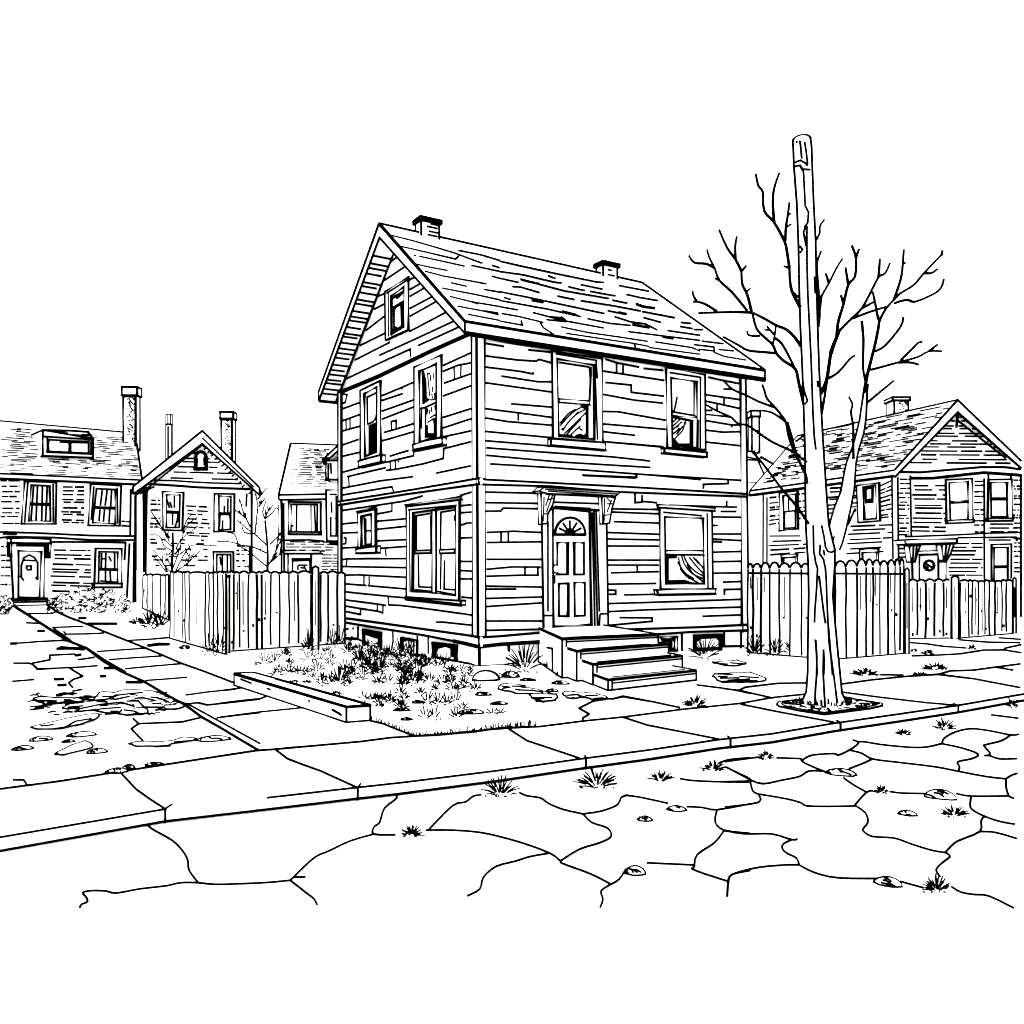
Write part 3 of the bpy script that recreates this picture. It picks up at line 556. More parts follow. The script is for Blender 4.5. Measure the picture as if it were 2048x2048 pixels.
window(house, WR, 'E', [(1188,198),(1525,232),(1530,738),(1195,735)], [(1220,270),(1470,278),(1476,700),(1227,700)], sill=[(1172,740),(1550,732),(1550,765),(1180,772)], rails=[(((1222,487),(1472,487)),((1225,512),(1474,515)))],
  fills=[[(1222,515),(1305,515),(1300,538),(1250,540),(1250,676),(1350,672),(1400,690),(1474,698),(1227,700)],[(1462,280),(1475,280),(1475,490),(1465,490)]],
  curtain=[[(1310,530),(1325,590),(1360,635),(1410,668)],[(1330,520),(1352,580),(1400,635),(1470,668)],[(1345,520),(1372,575),(1420,622),(1470,650)],[(1350,540),(1390,600)],[(1380,530),(1420,580),(1470,635)],[(1305,560),(1335,610),(1380,670)],[(1405,530),(1440,570)],[(1365,575),(1400,630),(1465,685)],[(1420,540),(1470,600)],[(1320,600),(1360,650),(1440,695)]], extra=[[(1495,245),(1500,730)],[(1212,240),(1460,262)]], sillw=6, label='ground floor front window with a curtain drawn aside')
hd = MB(); hd.solid([WR.at(p, .09) for p in T('E', [(1172,190),(1545,212),(1545,232),(1180,210)])], -WR.n*.09, 4); hd.build('window_hood', house)
hd = MB(); hd.solid([WL.at(p, .09) for p in T('D', [(735,470),(1215,400),(1215,425),(740,485)])], -WL.n*.09, 4.5); hd.build('window_hood', house)
hd = MB(); hd.solid([WL.at(p, .09) for p in T('D', [(320,528),(485,488),(485,505),(322,540)])], -WL.n*.09, 3.5); hd.build('window_hood', house)
# door
dr = MB()
dq = T('E', [(500,212),(735,235),(745,962),(505,975)])
dr.solid([WR.at(p, .03) for p in dq], -WR.n*.03, 4.6)
dr.pls(WR, 'E', [[(505,208),(740,222)]], 9, .035)
door = dr.build('door', house, 'panelled front door with a fan-shaped light')
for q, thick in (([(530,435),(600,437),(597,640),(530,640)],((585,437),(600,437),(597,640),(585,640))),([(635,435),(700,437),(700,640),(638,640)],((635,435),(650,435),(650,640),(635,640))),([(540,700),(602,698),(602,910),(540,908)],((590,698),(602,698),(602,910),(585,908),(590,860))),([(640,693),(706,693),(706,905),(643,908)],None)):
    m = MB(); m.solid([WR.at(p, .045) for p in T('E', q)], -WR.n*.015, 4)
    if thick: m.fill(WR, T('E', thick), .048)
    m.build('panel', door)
m = MB(); arc = [(612-97*math.cos(math.pi*i/14), 382-108*math.sin(math.pi*i/14)) for i in range(15)]
m.solid([WR.at(p, .045) for p in T('E', arc)], -WR.n*.015, 5)
m.pls(WR, 'E', [[(612,378),(612-80*math.cos(a), 380-88*math.sin(a))] for a in (.45,.95,1.55,2.15,2.7)], 4, .05); m.pls(WR, 'E', [[(512,383),(710,385)]], 6, .05)
m.pls(WR, 'E', [[(612-30*math.cos(math.pi*i/6), 380-34*math.sin(math.pi*i/6)) for i in range(7)]], 3, .05)
m.build('fanlight', door)
m = MB(); hp = WR.at(T1('E', 514, 605), .05); m.solid([hp+dR*.045*math.cos(a)+V((0, 0, .06*math.sin(a))) for a in [6.2832*i/10 for i in range(10)]], WR.n*.05, 6); m.fill(WR, T('E', [(504,645),(520,645),(520,700),(504,700)]), .04); m.build('handle', door)
fm = MB()
for q in ([(430,300),(498,208),(503,1005),(442,1010)],[(740,222),(845,230),(857,995),(752,998)],[(430,120),(845,140),(845,230),(430,210)]):
    fm.solid([WR.at(p, .055) for p in T('E', q)], -WR.n*.055, 4)
fm.pls(WR, 'E', [[(470,300),(470,880)],[(765,225),(790,985)],[(780,222),(802,880)],[(755,240),(772,980)],[(440,905),(500,905)],[(442,905),(442,1008)],[(805,895),(857,892)],[(805,895),(800,990)],[(495,175),(800,185)]], 3.4, .062)
fm.build('door_frame', house)
hd = MB(); hd.solid([WR.at(p, .22) for p in T('E', [(415,103),(445,78),(935,112),(900,140),(470,122)])], -WR.n*.22, 3.8, 2.4)
hd.pls(WR, 'E', [[(450,92),(915,122)],[(470,104),(900,134)]], 1.4, .225)
hood = hd.build('door_hood', house)
for q, st in (([(425,115),(515,122),(500,190),(468,250),(465,312),(430,316)],[[(445,140),(440,300)],[(500,130),(460,240)],[(480,125),(455,200)],[(440,250),(465,250)],[(470,160),(500,150)]]),([(815,135),(902,148),(880,220),(865,310),(825,315)],[[(835,150),(832,300)],[(880,160),(850,240)],[(850,185),(890,185)],[(835,260),(865,255)],[(850,150),(870,170)]])):
    m = MB(); m.solid([WR.at(p, .16) for p in T('E', q)], -WR.n*.1, 3.4, 2); m.pls(WR, 'E', st, 1.6, .164); m.build('bracket', hood)

# roof
e = .33; ov = .43
def RP(s, t, z): return C0+dL*s+dR*(t-ov)+V((0, 0, z))
zr0, zr1, ze, th = 8.73, 8.67, 5.9, .2
tr, te = 6.9, 7.22
rf = MB()
F0, R0, B0 = RP(-e, 0, ze), RP(LL/2, 0, zr0), RP(LL+e, 0, ze)
F1, R1, B1 = RP(-e, te, ze), RP(LL/2, tr, zr1), RP(LL+e, te, ze)
dn = V((0, 0, -th)); dr_ = V((0, 0, -.27))
rf.face([F0, F1, R1, R0]); rf.face([R0, R1, B1, B0])
rf.face([F0, F0+dn, F1+dn, F1][::-1]); rf.face([B0, B1, B1+dn, B0+dn])
rf.face([F0+dn, R0+dr_, R1+dr_, F1+dn]); rf.face([R0+dr_, B0+dn, B1+dn, R1+dr_])
rf.face([F0, R0, R0+dr_, F0+dn]); rf.face([R0, B0, B0+dn, R0+dr_]); rf.face([F1, R1, R1+dr_, F1+dn]); rf.face([R1, B1, B1+dn, R1+dr_])
rf.line([F0, F1], 7); rf.line([F0+dn, F1+dn], 11); rf.line([R0, R1], 7.5); rf.line([R1, F1], 7); rf.line([F1, F1+dn], 4.5)
rf.line([F0, R0, B0], 6.4); rf.line([F0+dn, R0+dr_], 4.6); rf.line([R0+dr_, B0+dn], 4.6); rf.line([F0, F0+dn], 4.4); rf.line([B0, B0+dn], 5)
rf.line([B0+dn, B0+dn+dR*.45], 8)
rn = (F1-F0).cross(R0-F0); RFP = Plane(lerp(F0, R0, .5), rn)
ROOF = {'A': [[(845,335),(1090,395),(1300,455),(1500,515),(1700,590),(1765,612)],[(975,450),(1240,510),(1500,572),(1530,545)],[(1100,537),(1120,537)],[(1150,545),(1340,585),(1590,640)],[(1530,487),(1750,530),(1932,585)],[(1115,620),(1250,650),(1425,682)],[(1655,632),(1932,690)],[(1205,690),(1380,735),(1800,810)],[(1455,800),(1610,835)],
   [(1370,852),(1700,915),(1932,965)],[(1445,932),(1660,985),(1932,1030)],[(1520,1027),(1780,1075),(1920,1110)],[(1620,1105),(1932,1165)],[(1850,630),(1932,655)],[(1850,735),(1932,758)],[(1780,865),(1932,890)]],
 'RR': [[(0,205),(200,250),(500,315),(930,405),(1000,410)],[(0,305),(220,335),(520,405),(595,415)],[(0,370),(180,410)],[(120,450),(200,455),(385,508)],[(195,375),(390,430),(620,490),(1050,565)],[(460,343),(540,372)],[(660,450),(780,480),(820,487)],[(870,495),(950,510),(1115,540)],[(780,430),(990,475)],[(555,540),(720,575)],
   [(0,500),(280,555),(540,610),(1010,710)],[(0,585),(450,665),(780,740)],[(305,585),(420,605)],[(0,645),(170,675)],[(35,555),(105,575)],[(15,710),(180,740),(370,785),(420,800)],[(390,800),(420,850),(515,912)],[(315,700),(620,780),(1000,850)],[(450,770),(640,790)],[(600,685),(740,720)],[(460,740),(600,750)],[(0,785),(215,825),(205,780)],
   [(590,840),(850,895),(1200,945),(1425,980)],[(640,903),(1050,965),(1290,1000),(1440,1030)],[(845,760),(1060,805),(1260,825)],[(780,585),(1100,635),(1360,685)],[(1085,580),(1230,610)],[(1220,525),(1350,555),(1525,585)],[(1375,690),(1690,750)],[(1040,682),(1220,718)],[(1105,740),(1260,790),(1400,810),(1520,870)],[(1385,748),(1555,795)],
   [(1150,440),(1440,495)],[(1750,795),(1845,805)],[(1740,835),(1860,855)],[(1620,875),(1932,920)],[(1240,885),(1560,925),(1932,970)],[(1500,985),(1850,1040),(1932,1075)],[(1295,1000),(1315,1050)],[(1440,1040),(1932,1105)]],
 'C': [[(985,880),(1190,905)],[(910,915),(1100,940),(1105,990)],[(1100,990),(1200,1030),(1410,1065)],[(1150,962),(1290,975)],[(960,960),(1090,975)],[(910,767),(990,768)]]}
for c, l in ROOF.items(): rf.pls(RFP, c, l, 3.4, .006)
rf.pls(RFP, 'RR', [[(205,385),(380,425)],[(1310,615),(1380,642),(1495,658)],[(1145,698),(1222,715)],[(1280,820),(1440,848)],[(1570,938),(1670,955)],[(590,745),(630,775)]], 5.5, .006)
rf.pls(RFP, 'A', [[(1660,985),(1720,1005)],[(1780,1075),(1910,1095)]], 5.5, .006)
# boards under the gable overhang
a0, b0 = R0+dr_, B0+dn
rnd = random.Random(4)
for i in range(26):
    t = .10+.88*i/26+rnd.uniform(-.008, .008); p = lerp(a0, b0, t)+V((0, 0, -.004)); rf.line([p+dR*.02, p+dR*(ov*rnd.choice((.95, .95, .8)))], 4)
rf.line([a0+dR*(ov-.01)+V((0, 0, -.01)), b0+dR*(ov-.01)+V((0, 0, -.01))], 4.6)
roof = rf.build('roof', house)
def chimney(parent, base, a, b, h, cap, w=4.4, hatch=(), name='chimney'):
    m = MB(); m.box(base, a, b, V((0, 0, h)), w)
    ex, ey = a.normalized()*.035, b.normalized()*.035
    m.box(base+V((0, 0, h))-ex-ey, a+ex*2, b+ey*2, V((0, 0, cap)), w)
    n_ = Plane(base, a.cross(V((0, 0, 1))))
    for (u0, z0, u1, z1) in hatch: m.line([base+a*u0+V((0, 0, h*z0))+n_.n*.004, base+a*u1+V((0, 0, h*z1))+n_.n*.004], 3)
    return m.build(name, parent)
cb1 = RP(LL/2-.12, .88, 8.50); chimney(roof, cb1, dR*.42, dL*.26, .46, .045, hatch=((.3,.75,.9,.75),(.4,.55,.95,.55),(.35,.38,.9,.38),(.5,.9,.95,.9)))
cb2 = RP(LL/2-.12, 5.62, 8.42); chimney(roof, cb2, dR*.42, dL*.26, .46, .045, hatch=((.3,.75,.6,.75),(.3,.5,.8,.5)))

# ------------------------------------------------------------------ front steps
steps = thing('front_steps', 'solid stone front steps with three treads leading up to the house door', 'steps', GR.at((1240,1370)))
def zpl(z): return Plane((0, 0, z), (0, 0, 1))
ed = [(.62,(480,300),(1222,268)),(.465,(592,395),(1302,342)),(.31,(718,497),(1407,432)),(.155,(835,618),(1515,545))]
wallL, wallR = P3(1.30, .02, 0), P3(2.75, .02, 0)
for i, (z, l, r) in enumerate(ed):
    A_, B_ = zpl(z).at(T1('M', *l)), zpl(z).at(T1('M', *r))
    m = MB()
    if i == 0: bl, br = V((wallL.x, wallL.y, z)), V((wallR.x, wallR.y, z))
    else: bl, br = A_-WR.n*.9+dR*.3, B_-WR.n*.9+dR*.1
    m.solid([A_, B_, br, bl], (0, 0, -z), 3.8 if i else 4.2, 3.8)
    m.line([A_, B_], 5.5 if i == 0 else 4.2)
    n = WR.n*.006
    m.line([lerp(A_, B_, .05)+n+V((0, 0, -.05)), lerp(A_, B_, .99)+n+V((0, 0, -.045))], 2.4); m.line([lerp(A_, B_, .12)-WR.n*.17+V((0,0,.004)), lerp(A_, B_, .95)-WR.n*.17+V((0,0,.004))], 2.2)
    m.line([lerp(A_, B_, .04)+n, lerp(A_, B_, .04)+n+V((0, 0, -.13))], 3)
    if i == 0:
        cp = vplane(V((bl.x, bl.y, 0)), V((A_.x, A_.y, 0)))
        m.pls(cp, 'M', [[(365,368),(410,375),(408,585)],[(365,480),(368,520)]], 3.6)
    if i == 3: m.line([V((A_.x, A_.y, .004))+n, V((B_.x, B_.y, .004))+n], 6)
    m.build('landing' if i == 0 else 'tread', steps)

# ------------------------------------------------------------------ fences
def fence(label, sections, posts=(), group='board fences round the yards', w=4, name='board_fence', cat='fence', rail=None):
    g0 = GR.at(sections[0][0]); f = thing(name, label, cat, (g0.x, g0.y, 0), group)
    for (ga, gb_, xs, ytop, rnd_h, ybase) in sections:
        a, b = GR.at(ga), GR.at(gb_); pl_ = vplane(a, b)
        for i in range(len(xs)-1):
            x0, x1 = xs[i], xs[i+1]
            if x1-x0 < 3: continue
            yt = [ytop(x) for x in (x0, x1)]
            yb = [1133+(1.75)*F/pl_.at((x, 1200)).y for x in (x0, x1)]
            g = .3; hj = random.uniform(.8, 1.2); hk = random.uniform(-1.6, 1.2)
            head = []
            for k in range(7):
                t = k/6; head.append((lerp(x1-g, x0+g, t), lerp(yt[1], yt[0], t)-rnd_h*hj*math.sin(math.pi*t)**(.55 if rnd_h > 8 else .8)+hk))
            q = [(x0+g, yb[0]), (x1-g, yb[1])]+head
            m = MB(); m.solid([pl_.at(p, .012) for p in q], -pl_.n*.022)
            m.line([pl_.at(p, .012) for p in head], w); ys_ = [yt[0]+2+(yb[0]-random.uniform(0, 9)-yt[0]-2)*t for t in (0, .27, .5, .76, 1)]; m.line([pl_.at((x0+g+random.uniform(-.9, .9), y_), .012) for y_ in ys_], w*random.choice((.7, .9, 1.1, 1.3)))
            m.line([pl_.at((x0, yb[0]), .012), pl_.at((x1, yb[1]), .012)], w*1.1)
            if i == len(xs)-2: m.line([pl_.at((x1-g, yt[1]), .012), pl_.at((x1-g, yb[1]), .012)], w)
            if random.random() < .45:
                kx = lerp(x0, x1, random.uniform(.3, .7)); ky = lerp(yt[0], yb[0], random.uniform(.2, .9)); m.line([pl_.at((kx, ky), .016), pl_.at((kx, ky+random.uniform(3, 7)), .016)], 3.4)
            if random.random() < .5 and x1-x0 > 9:
                kx = lerp(x0, x1, random.choice((.4, .5, .62))); ky = lerp(yt[0], yb[0], .1); m.line([pl_.at((kx, ky), .016), pl_.at((kx+.5, ky+random.uniform(20, 90)), .016)], .6)
            m.build('picket', f)
        if rail:
            q = [(xs[0], rail), (xs[-1], rail+1), (xs[-1], rail+4), (xs[0], rail+3)]
            m = MB(); m.face([pl_.at(p, .02) for p in q]); m.line([pl_.at(p, .02) for p in q[:2]], 4.2); m.build('rail', f)
    for (x0, x1, yt, yb) in posts:
        d = 1.75*F/(yb-HY); a, b = at((x0, yb), d), at((x1, yb), d); h = (yb-yt)*d/F; k = (b-a).length
        m = MB(); m.solid([a, b, b+V((0, 0, h)), lerp(a, b, .5)+V((0, 0, h+.04)), a+V((0, 0, h))], V((0, k, 0)), w*(.6 if x1-x0 < 10 else .85), None)
        m.line([lerp(a, b, .45)+V((0, -.004, h*.85)), lerp(a, b, .5)+V((0, -.004, h*.3))], .2)
        m.build('post', f)
    return f
jx = lambda l: [T1('J', x, 0)[0] for x in l]
yx = lambda l: [T1('Y', x, 0)[0] for x in l]
fence('old board fence running from the corner post to the tall house wall', [((462,1303),(680,1288),jx([668,710,768,852,935,982,1067,1152,1246,1332,1455])+[640,655.5,674,690],lambda x: 1147,4,None)], posts=((450,459,1156,1306),(625,637,1136,1299)))
fence('side run of the old board fence with one very wide board', [((340,1277),(452,1309),jx([100,138,220,246,288,442,478,520,560,612,640]),lambda x: lerp(1146,1147,(x-340)/112),2.5,None)], posts=())
fence('low far fence panel half hidden by a bare sapling', [((286,1217),(337,1240),yx([215,285,365,500,575,628]),lambda x: 1151,2,None)], w=3.2)
wx = lambda l: [T1('W', x, 0)[0] for x in l]
xx = lambda l: [T1('X', x, 0)[0] for x in l]
fence('tall round-headed picket fence between the house wall and the street tree', [((1497,1306),(1621,1316),wx([100,168,272,384,508,642,792,895]),lambda x: 1136,10,None),((1621,1316),(1672,1319),wx([905,1010,1115,1215]),lambda x: 1135,10,None)], rail=1146, name='picket_fence', group='picket fences')
fence('tall round-headed picket fence just past the street tree', [((1672,1319),(1815,1307),wx([1222,1360,1503,1620,1708,1800,1900])+xx([55,115,165]),lambda x: lerp(1134,1130,(x-1670)/140),12,None)], posts=((1810,1818,1140,1308),), rail=1147, name='picket_fence', group='picket fences')
fence('lower scalloped picket fence in front of the house with the porch door', [((1818,1278),(1905,1277),xx([225,328,427,535,642,735]),lambda x: 1163,4,None),((1918,1277),(2034,1267),xx([845,945,985,1060,1140,1192,1260,1345,1395,1475]),lambda x: 1163,2.5,None)], posts=((1903,1917,1155,1278),(2026,2032,1158,1267)), name='picket_fence', group='picket fences')

# ------------------------------------------------------------------ neighbours
def dashes(m, p00, p10, p01, p11, rows, w, seed, lo=.06, hi=.3, gap=.5, lift=None):
    """broken board or shingle lines over a quad: p00->p10 along, p00->p01 up"""
    rnd = random.Random(seed); lift = lift or V((0, 0, 0))
    for i in range(rows):
        t = (i+.5+rnd.uniform(-.25, .25))/rows; a, b = lerp(p00, p01, t)+lift, lerp(p10, p11, t)+lift; u = rnd.uniform(0, .12)
        while u < .97:
            l = rnd.uniform(lo, hi); v = min(1, u+l)
            m.line([lerp(a, b, u), lerp(a, b, v)], w*rnd.choice((.7, .9, 1, 1, 1.4)), n=4); u = v+rnd.uniform(.02, .16)*gap*2
def simple_door(parent, plane, c, outer, inner, strokes=(), w=3, fan=None):
    m = MB(); m.ring(plane, T(c, outer), T(c, inner), .06, 0, w, w); fr2 = m.build('door_frame', parent)
    m = MB(); m.solid([plane.at(p, .03) for p in T(c, inner)], -plane.n*.03, None); m.pls(plane, c, strokes, w*.9, .035); d = m.build('door', parent)
    return d

# -- far left house
fl_corner = GR.at((268,1205)); fd = V((.757,.653,0))
FP = Plane(fl_corner, (fd.y, -fd.x, 0)); FB = FP.back(4.0)
lh = thing('wide_house', 'wide two-storey house with a shed dormer and a tall chimney at the path head', 'house', fl_corner-fd*6)
m = MB()
ftop = [FP.at(p) for p in T('F', [(-420,730),(1045,830)])]
fbot = [FP.at(p) for p in ((-110,1216),(270,1206))]
fbot = [V((p.x, p.y, 0)) for p in ftop]
m.solid([fbot[0], fbot[1], ftop[1], ftop[0]], -FP.n*8, None)
m.line([fbot[1], ftop[1]], 4.5)
m.pls(FP, 'F', [[(1045,900),(1050,1200)],[(1010,880),(1005,1240)],[(970,1290),(962,1430)],[(1000,1300),(980,1720)],[(1035,1290),(1030,1780)]], 3.2)
m.pls(FP, 'F', [[(-60,1218),(20,1212),(320,1222),(700,1240),(1040,1245)],[(-60,1262),(80,1250),(400,1255),(720,1275),(1040,1275)],[(400,1290),(720,1290),(970,1295)]], 4); m.pls(FP, 'F', [[(20,1225),(130,1225)]], 6)
def fq(c, a): return [FP.at(p, .006) for p in T(c, a)]
for q, r, sd in (([(0,1160),(150,1160),(0,800),(155,800)],9,1),([(465,1160),(650,1165),(470,850),(650,850)],10,2),([(380,1680),(705,1690),(400,1340),(700,1345)],10,3),([(0,1640),(80,1640),(0,1290),(75,1290)],6,4),([(930,1180),(1000,1185),(940,1120),(1000,1125)],2,5)):
    dashes(m, *fq('F', q), r, 2.4, sd, .25, .7)
m.build('siding_wall', lh)
m = MB()
el, er = FP.at(T1('F', -420, 742), .3), FP.at(T1('F', 1098, 812), .3); rl, rr_ = FB.at(T1('F', -420, 318)), FB.at(T1('F', 1045, 452))
m.face([el, er, rr_, rl]); bk = FB.back(4.3)
m.face([rl, rr_, V((er.x, er.y, er.z))-FP.n*8.6, V((el.x, el.y, el.z))-FP.n*8.6]); th_ = V((0, 0, -.22)); m.face([el, el+th_, er+th_, er]); m.face([er, er+th_, rr_+th_, rr_]); m.face([el+th_, el-FP.n*.3+th_, er-FP.n*.3+th_, er+th_])
m.line([rl, rr_], 4.4); m.line([el, er], 3.4); m.line([el+th_, er+th_], 5); m.line([er, rr_], 3.8)
rp = Plane(lerp(el, rr_, .5), (er-el).cross(rl-el))
q = [rp.at(p, .055) for p in T('F', [(0,760),(1085,800),(0,390),(1040,480)])]
dashes(m, *q, 22, .5, 11, .04, .16, .55)
wroof = m.build('roof', lh)
# dormer
m = MB(); DP = FP.back(.9); dq_ = [DP.at(p) for p in T('F', [(330,425),(720,490),(720,640),(330,625)])]
m.solid(dq_, -FP.n*2.6, 3.8, 3.2); m.pls(DP, 'F', [[(325,425),(545,430),(680,440),(715,490)],[(335,475),(705,500)]], 4.5, .01)
dorm = m.build('dormer', wroof)
m = MB(); m.ring(DP, T('F', [(365,478),(705,498),(705,610),(365,595)]), T('F', [(375,500),(685,515),(685,605),(375,590)]), .05, 0, 3, 3.2); m.solid([DP.at(p, .04) for p in T('F', [(533,508),(545,508),(545,600),(533,598)])], -FP.n*.03, 3); m.pls(DP, 'F', [[(460,515),(685,520)]], 6, .02)
dw = m.build('window', dorm); p_ = MB(); p_.face([DP.at(p, .012) for p in T('F', [(370,490),(695,505),(695,608),(370,592)])]); p_.build('pane', dw)
# chimney
def big_chimney(parent, Y, c, x0, x1, yt, yb, cap, w=4.4, speck=26, seed=1, depth=.8):
    a, b = at(T1(c, x0, yb), Y), at(T1(c, x1, yb), Y); h = at(T1(c, x0, yt+cap), Y).z-a.z; H2 = at(T1(c, x0, yt), Y).z-a.z
    m = MB(); m.solid([a, b, b+V((0, 0, h)), a+V((0, 0, h))], (0, depth, 0), w, w*.8)
    ex = (b-a)*.12; m.solid([a-ex+V((0, 0, h)), b+ex+V((0, 0, h)), b+ex+V((0, 0, H2)), a-ex+V((0, 0, H2))], (0, depth*1.05, 0), w, w*.8)
    if speck > 20: m.line([a-ex*.6+V((0, -.01, h*.98)), b+ex*.6+V((0, -.01, h*.98))], w)
    rnd = random.Random(seed)
    for i in range(speck):
        u, v = rnd.uniform(.3, .95), 1-rnd.random()**1.6*.95; p = lerp(a, b, u)+V((0, -.008, h*v)); l = (b-a)*rnd.uniform(.04, .16)
        m.line([p, p+l+V((0, 0, -l.length*.4))], .2, n=4)
    return m.build('chimney', parent)
big_chimney(wroof, FB.at(T1('F', 1000, 500)).y-1.0, 'F', 952, 1048, 92, 575, 65, 4.4, 120, 3, .5)
W3 = dict(w=3.2, wi=2.8, proud=.06)
window(lh, FP, 'F', [(190,822),(435,830),(430,1150),(165,1150)], [(240,850),(385,858),(390,1130),(220,1128)], rails=[(((235,990),(385,995)),((235,1002),(385,1006)))], strokes=[[(290,860),(278,1125)],[(328,860),(322,1125)],[(365,862),(352,1125)],[(260,855),(240,1120)]], extra=[[(215,830),(190,1140)],[(410,840),(412,1140)]], **W3, label='upper window nearest the picture edge, twelve panes')
window(lh, FP, 'F', [(700,842),(935,855),(925,1165),(682,1162)], [(745,878),(890,885),(890,1150),(715,1142)], rails=[(((740,1018),(888,1024)),((740,1028),(888,1034)))], strokes=[[(790,890),(775,1010)],[(828,890),(812,1010)],[(862,890),(855,1015)],[(772,1040),(765,1130)],[(808,1040),(798,1135)],[(848,1040),(842,1140)]], extra=[[(725,860),(705,1120)],[(905,870),(908,1150)]], **W3, label='upper window over the shrub, twelve panes')
window(lh, FP, 'F', [(738,1340),(940,1342),(940,1640),(728,1640)], [(765,1365),(910,1368),(908,1610),(760,1610)], rails=[(((765,1495),(908,1500)),((765,1505),(908,1508)))], strokes=[[(785,1375),(783,1490)],[(818,1375),(815,1490)],[(885,1375),(885,1490)],[(785,1420),(815,1420)],[(840,1400),(860,1440)],[(815,1510),(815,1590)],[(850,1510),(855,1600)],[(775,1590),(900,1600)]], sill=[(715,1610),(942,1612),(942,1640),(715,1640)], **W3, label='ground floor window half behind the shrub')
simple_door(lh, FP, 'F', [(80,1300),(345,1300),(338,1762),(105,1762)], [(142,1358),(320,1365),(305,1720),(142,1718)], [[(165,1570),(165,1470),(185,1410),(225,1390),(265,1410),(290,1450),(290,1580)],[(180,1430),(270,1435)],[(205,1500),(205,1475),(240,1475),(240,1505),(205,1505)],[(145,1725),(300,1725)],[(155,1550),(185,1590)],[(275,1560),(290,1585)]], 3.2)
m = MB(); m.solid([FP.at(p, .6) for p in T('F', [(80,1262),(390,1268),(390,1300),(85,1295)])], -FP.n*.6, 3.6, 3); m.pls(FP, 'F', [[(125,1312),(370,1315)]], 8, .07); hd2 = m.build('door_hood', lh)
for q in ([(68,1295),(90,1295),(90,1400),(72,1400)],[(370,1295),(398,1290),(385,1410),(372,1410)]):
    m = MB(); m.solid([FP.at(p, .3) for p in T('F', q)], -FP.n*.3, 3.4, 2.6); m.build('bracket', hd2)
m = MB(); a = [FP.at(p, 1.0) for p in T('F', [(90,1765),(365,1765)])]; a = [V((p.x, p.y, .3)) for p in a]; m.solid([a[0], a[1], a[1]-FP.n*1.0, a[0]-FP.n*1.0], (0, 0, -.3), 3.6, 3); m.line([a[0]+V((0,-.01,-.12)), a[1]+V((0,-.01,-.12))], 3); m.line(a, 6); m.build('doorstep', lh)

# -- gabled house
gc = at((292,1216), 38.0); gc = V((gc.x, 38.0, 0)); GP = Plane(gc, (.05, -1, 0))
gh = thing('gabled_house', 'narrow house with its gable and arched attic window facing the path', 'house', gc+V((2, 3, 0)))
m = MB(); gw = [GP.at(p) for p in T('G', [(60,770),(135,760),(595,375),(1000,800),(1000,1400)])]
zb = lambda p: V((p.x, p.y, 0))
A0, A1, A2 = GP.at(T1('G', 130, 790)), GP.at(T1('G', 1000, 815)), GP.at(T1('G', 595, 385))
m.solid([zb(A0), zb(A1), A1, A2, A0], (-2.0, 6.5, 0), None); m.line([zb(A1), A1], 4); m.line([zb(A0), A0], 3)
m.pls(GP, 'G', [[(110,800),(112,1500)],[(140,800),(130,1450)],[(48,830),(48,1480)],[(960,850),(955,960)],[(985,1280),(982,1490)]], 3)
m.pls(GP, 'G', [[(140,772),(360,785),(560,800),(990,815)]], 5); m.pls(GP, 'G', [[(150,742),(360,745),(530,757),(700,765),(920,770)]], 3)
g_ = lambda a: [GP.at(p, .008) for p in T('G', a)]
for q, r, sd, lo, hi in (([(270,735),(900,750),(540,450),(650,450)],7,21,.15,.4),([(160,1160),(255,1160),(165,880),(250,880)],6,22,.3,.7),([(455,1220),(660,1230),(460,930),(650,940)],8,23,.2,.5),([(160,1470),(640,1470),(160,1200),(640,1210)],6,24,.05,.18),([(870,1470),(975,1470),(870,1250),(975,1250)],5,25,.1,.3)):
    dashes(m, *g_(q), r, 2.3, sd, lo, hi, .9)
m.build('siding_wall', gh)
m = MB()
pk, lf, rg = GP.at(T1('G', 595, 335), .35), GP.at(T1('G', 25, 795), .35), GP.at(T1('G', 1065, 802), .35)
dn2 = V((0, 0, -.5)); bk2 = V((-2.2, 6.9, 0))
m.solid([lf, pk, rg, rg+V((0, 0, -.32)), pk+V((0, 0, -.55)), lf+V((0, 0, -.32))], bk2, None)
m.line([lf, pk, rg], 3.8); m.line([lf+V((0, 0, -.32)), pk+V((0, 0, -.55)), rg+V((0, 0, -.32))], 3.6); m.line([rg, rg+V((0, 0, -.32))], 3.4); m.line([lf, lf+V((0, 0, -.32))], 3.6)
m.line([pk+V((0, -.01, -.3)), lerp(pk, rg, .9)+V((0, -.01, -.22))], 2.4); m.line([pk+V((0, -.01, -.6)), lerp(pk, lf, .9)+V((0, -.01, -.55))], 2.4)
for i in range(14): p = lerp(pk, rg, .08+i*.06)+V((0, -.01, -.5)); m.line([p, p+V((-.12, 0, -.1))], 2.2)
m.line([lf+V((.2, -.02, -.2)), lf+V((.65, -.02, -.12))], 7); m.line([lf+V((.1, -.02, -.35)), lf+V((.9, -.02, -.0))], 3)
groof = m.build('roof', gh)
big_chimney(groof, 40.5, 'G', 750, 838, 180, 600, 55, 4.2, 90, 8, .45)
m = MB(); a, b = at(T1('G', 300, 600), 40), at(T1('G', 343, 600), 40); h = at(T1('G', 300, 285), 40).z-a.z
cx = (a+b)/2; r_ = (b-a).length/2
ringp = [cx+V((math.cos(i*.7854)*r_, math.sin(i*.7854)*r_, 0)) for i in range(8)]; m.solid([p+V((0, 0, h)) for p in ringp], (0, 0, -h), None)
m.line([a, a+V((0, 0, h))], 4.4); m.line([b, b+V((0, 0, h))], 3.6); m.line([cx+V((0, -r_, h*.1)), cx+V((0, -r_, h*.95))], 2.4)
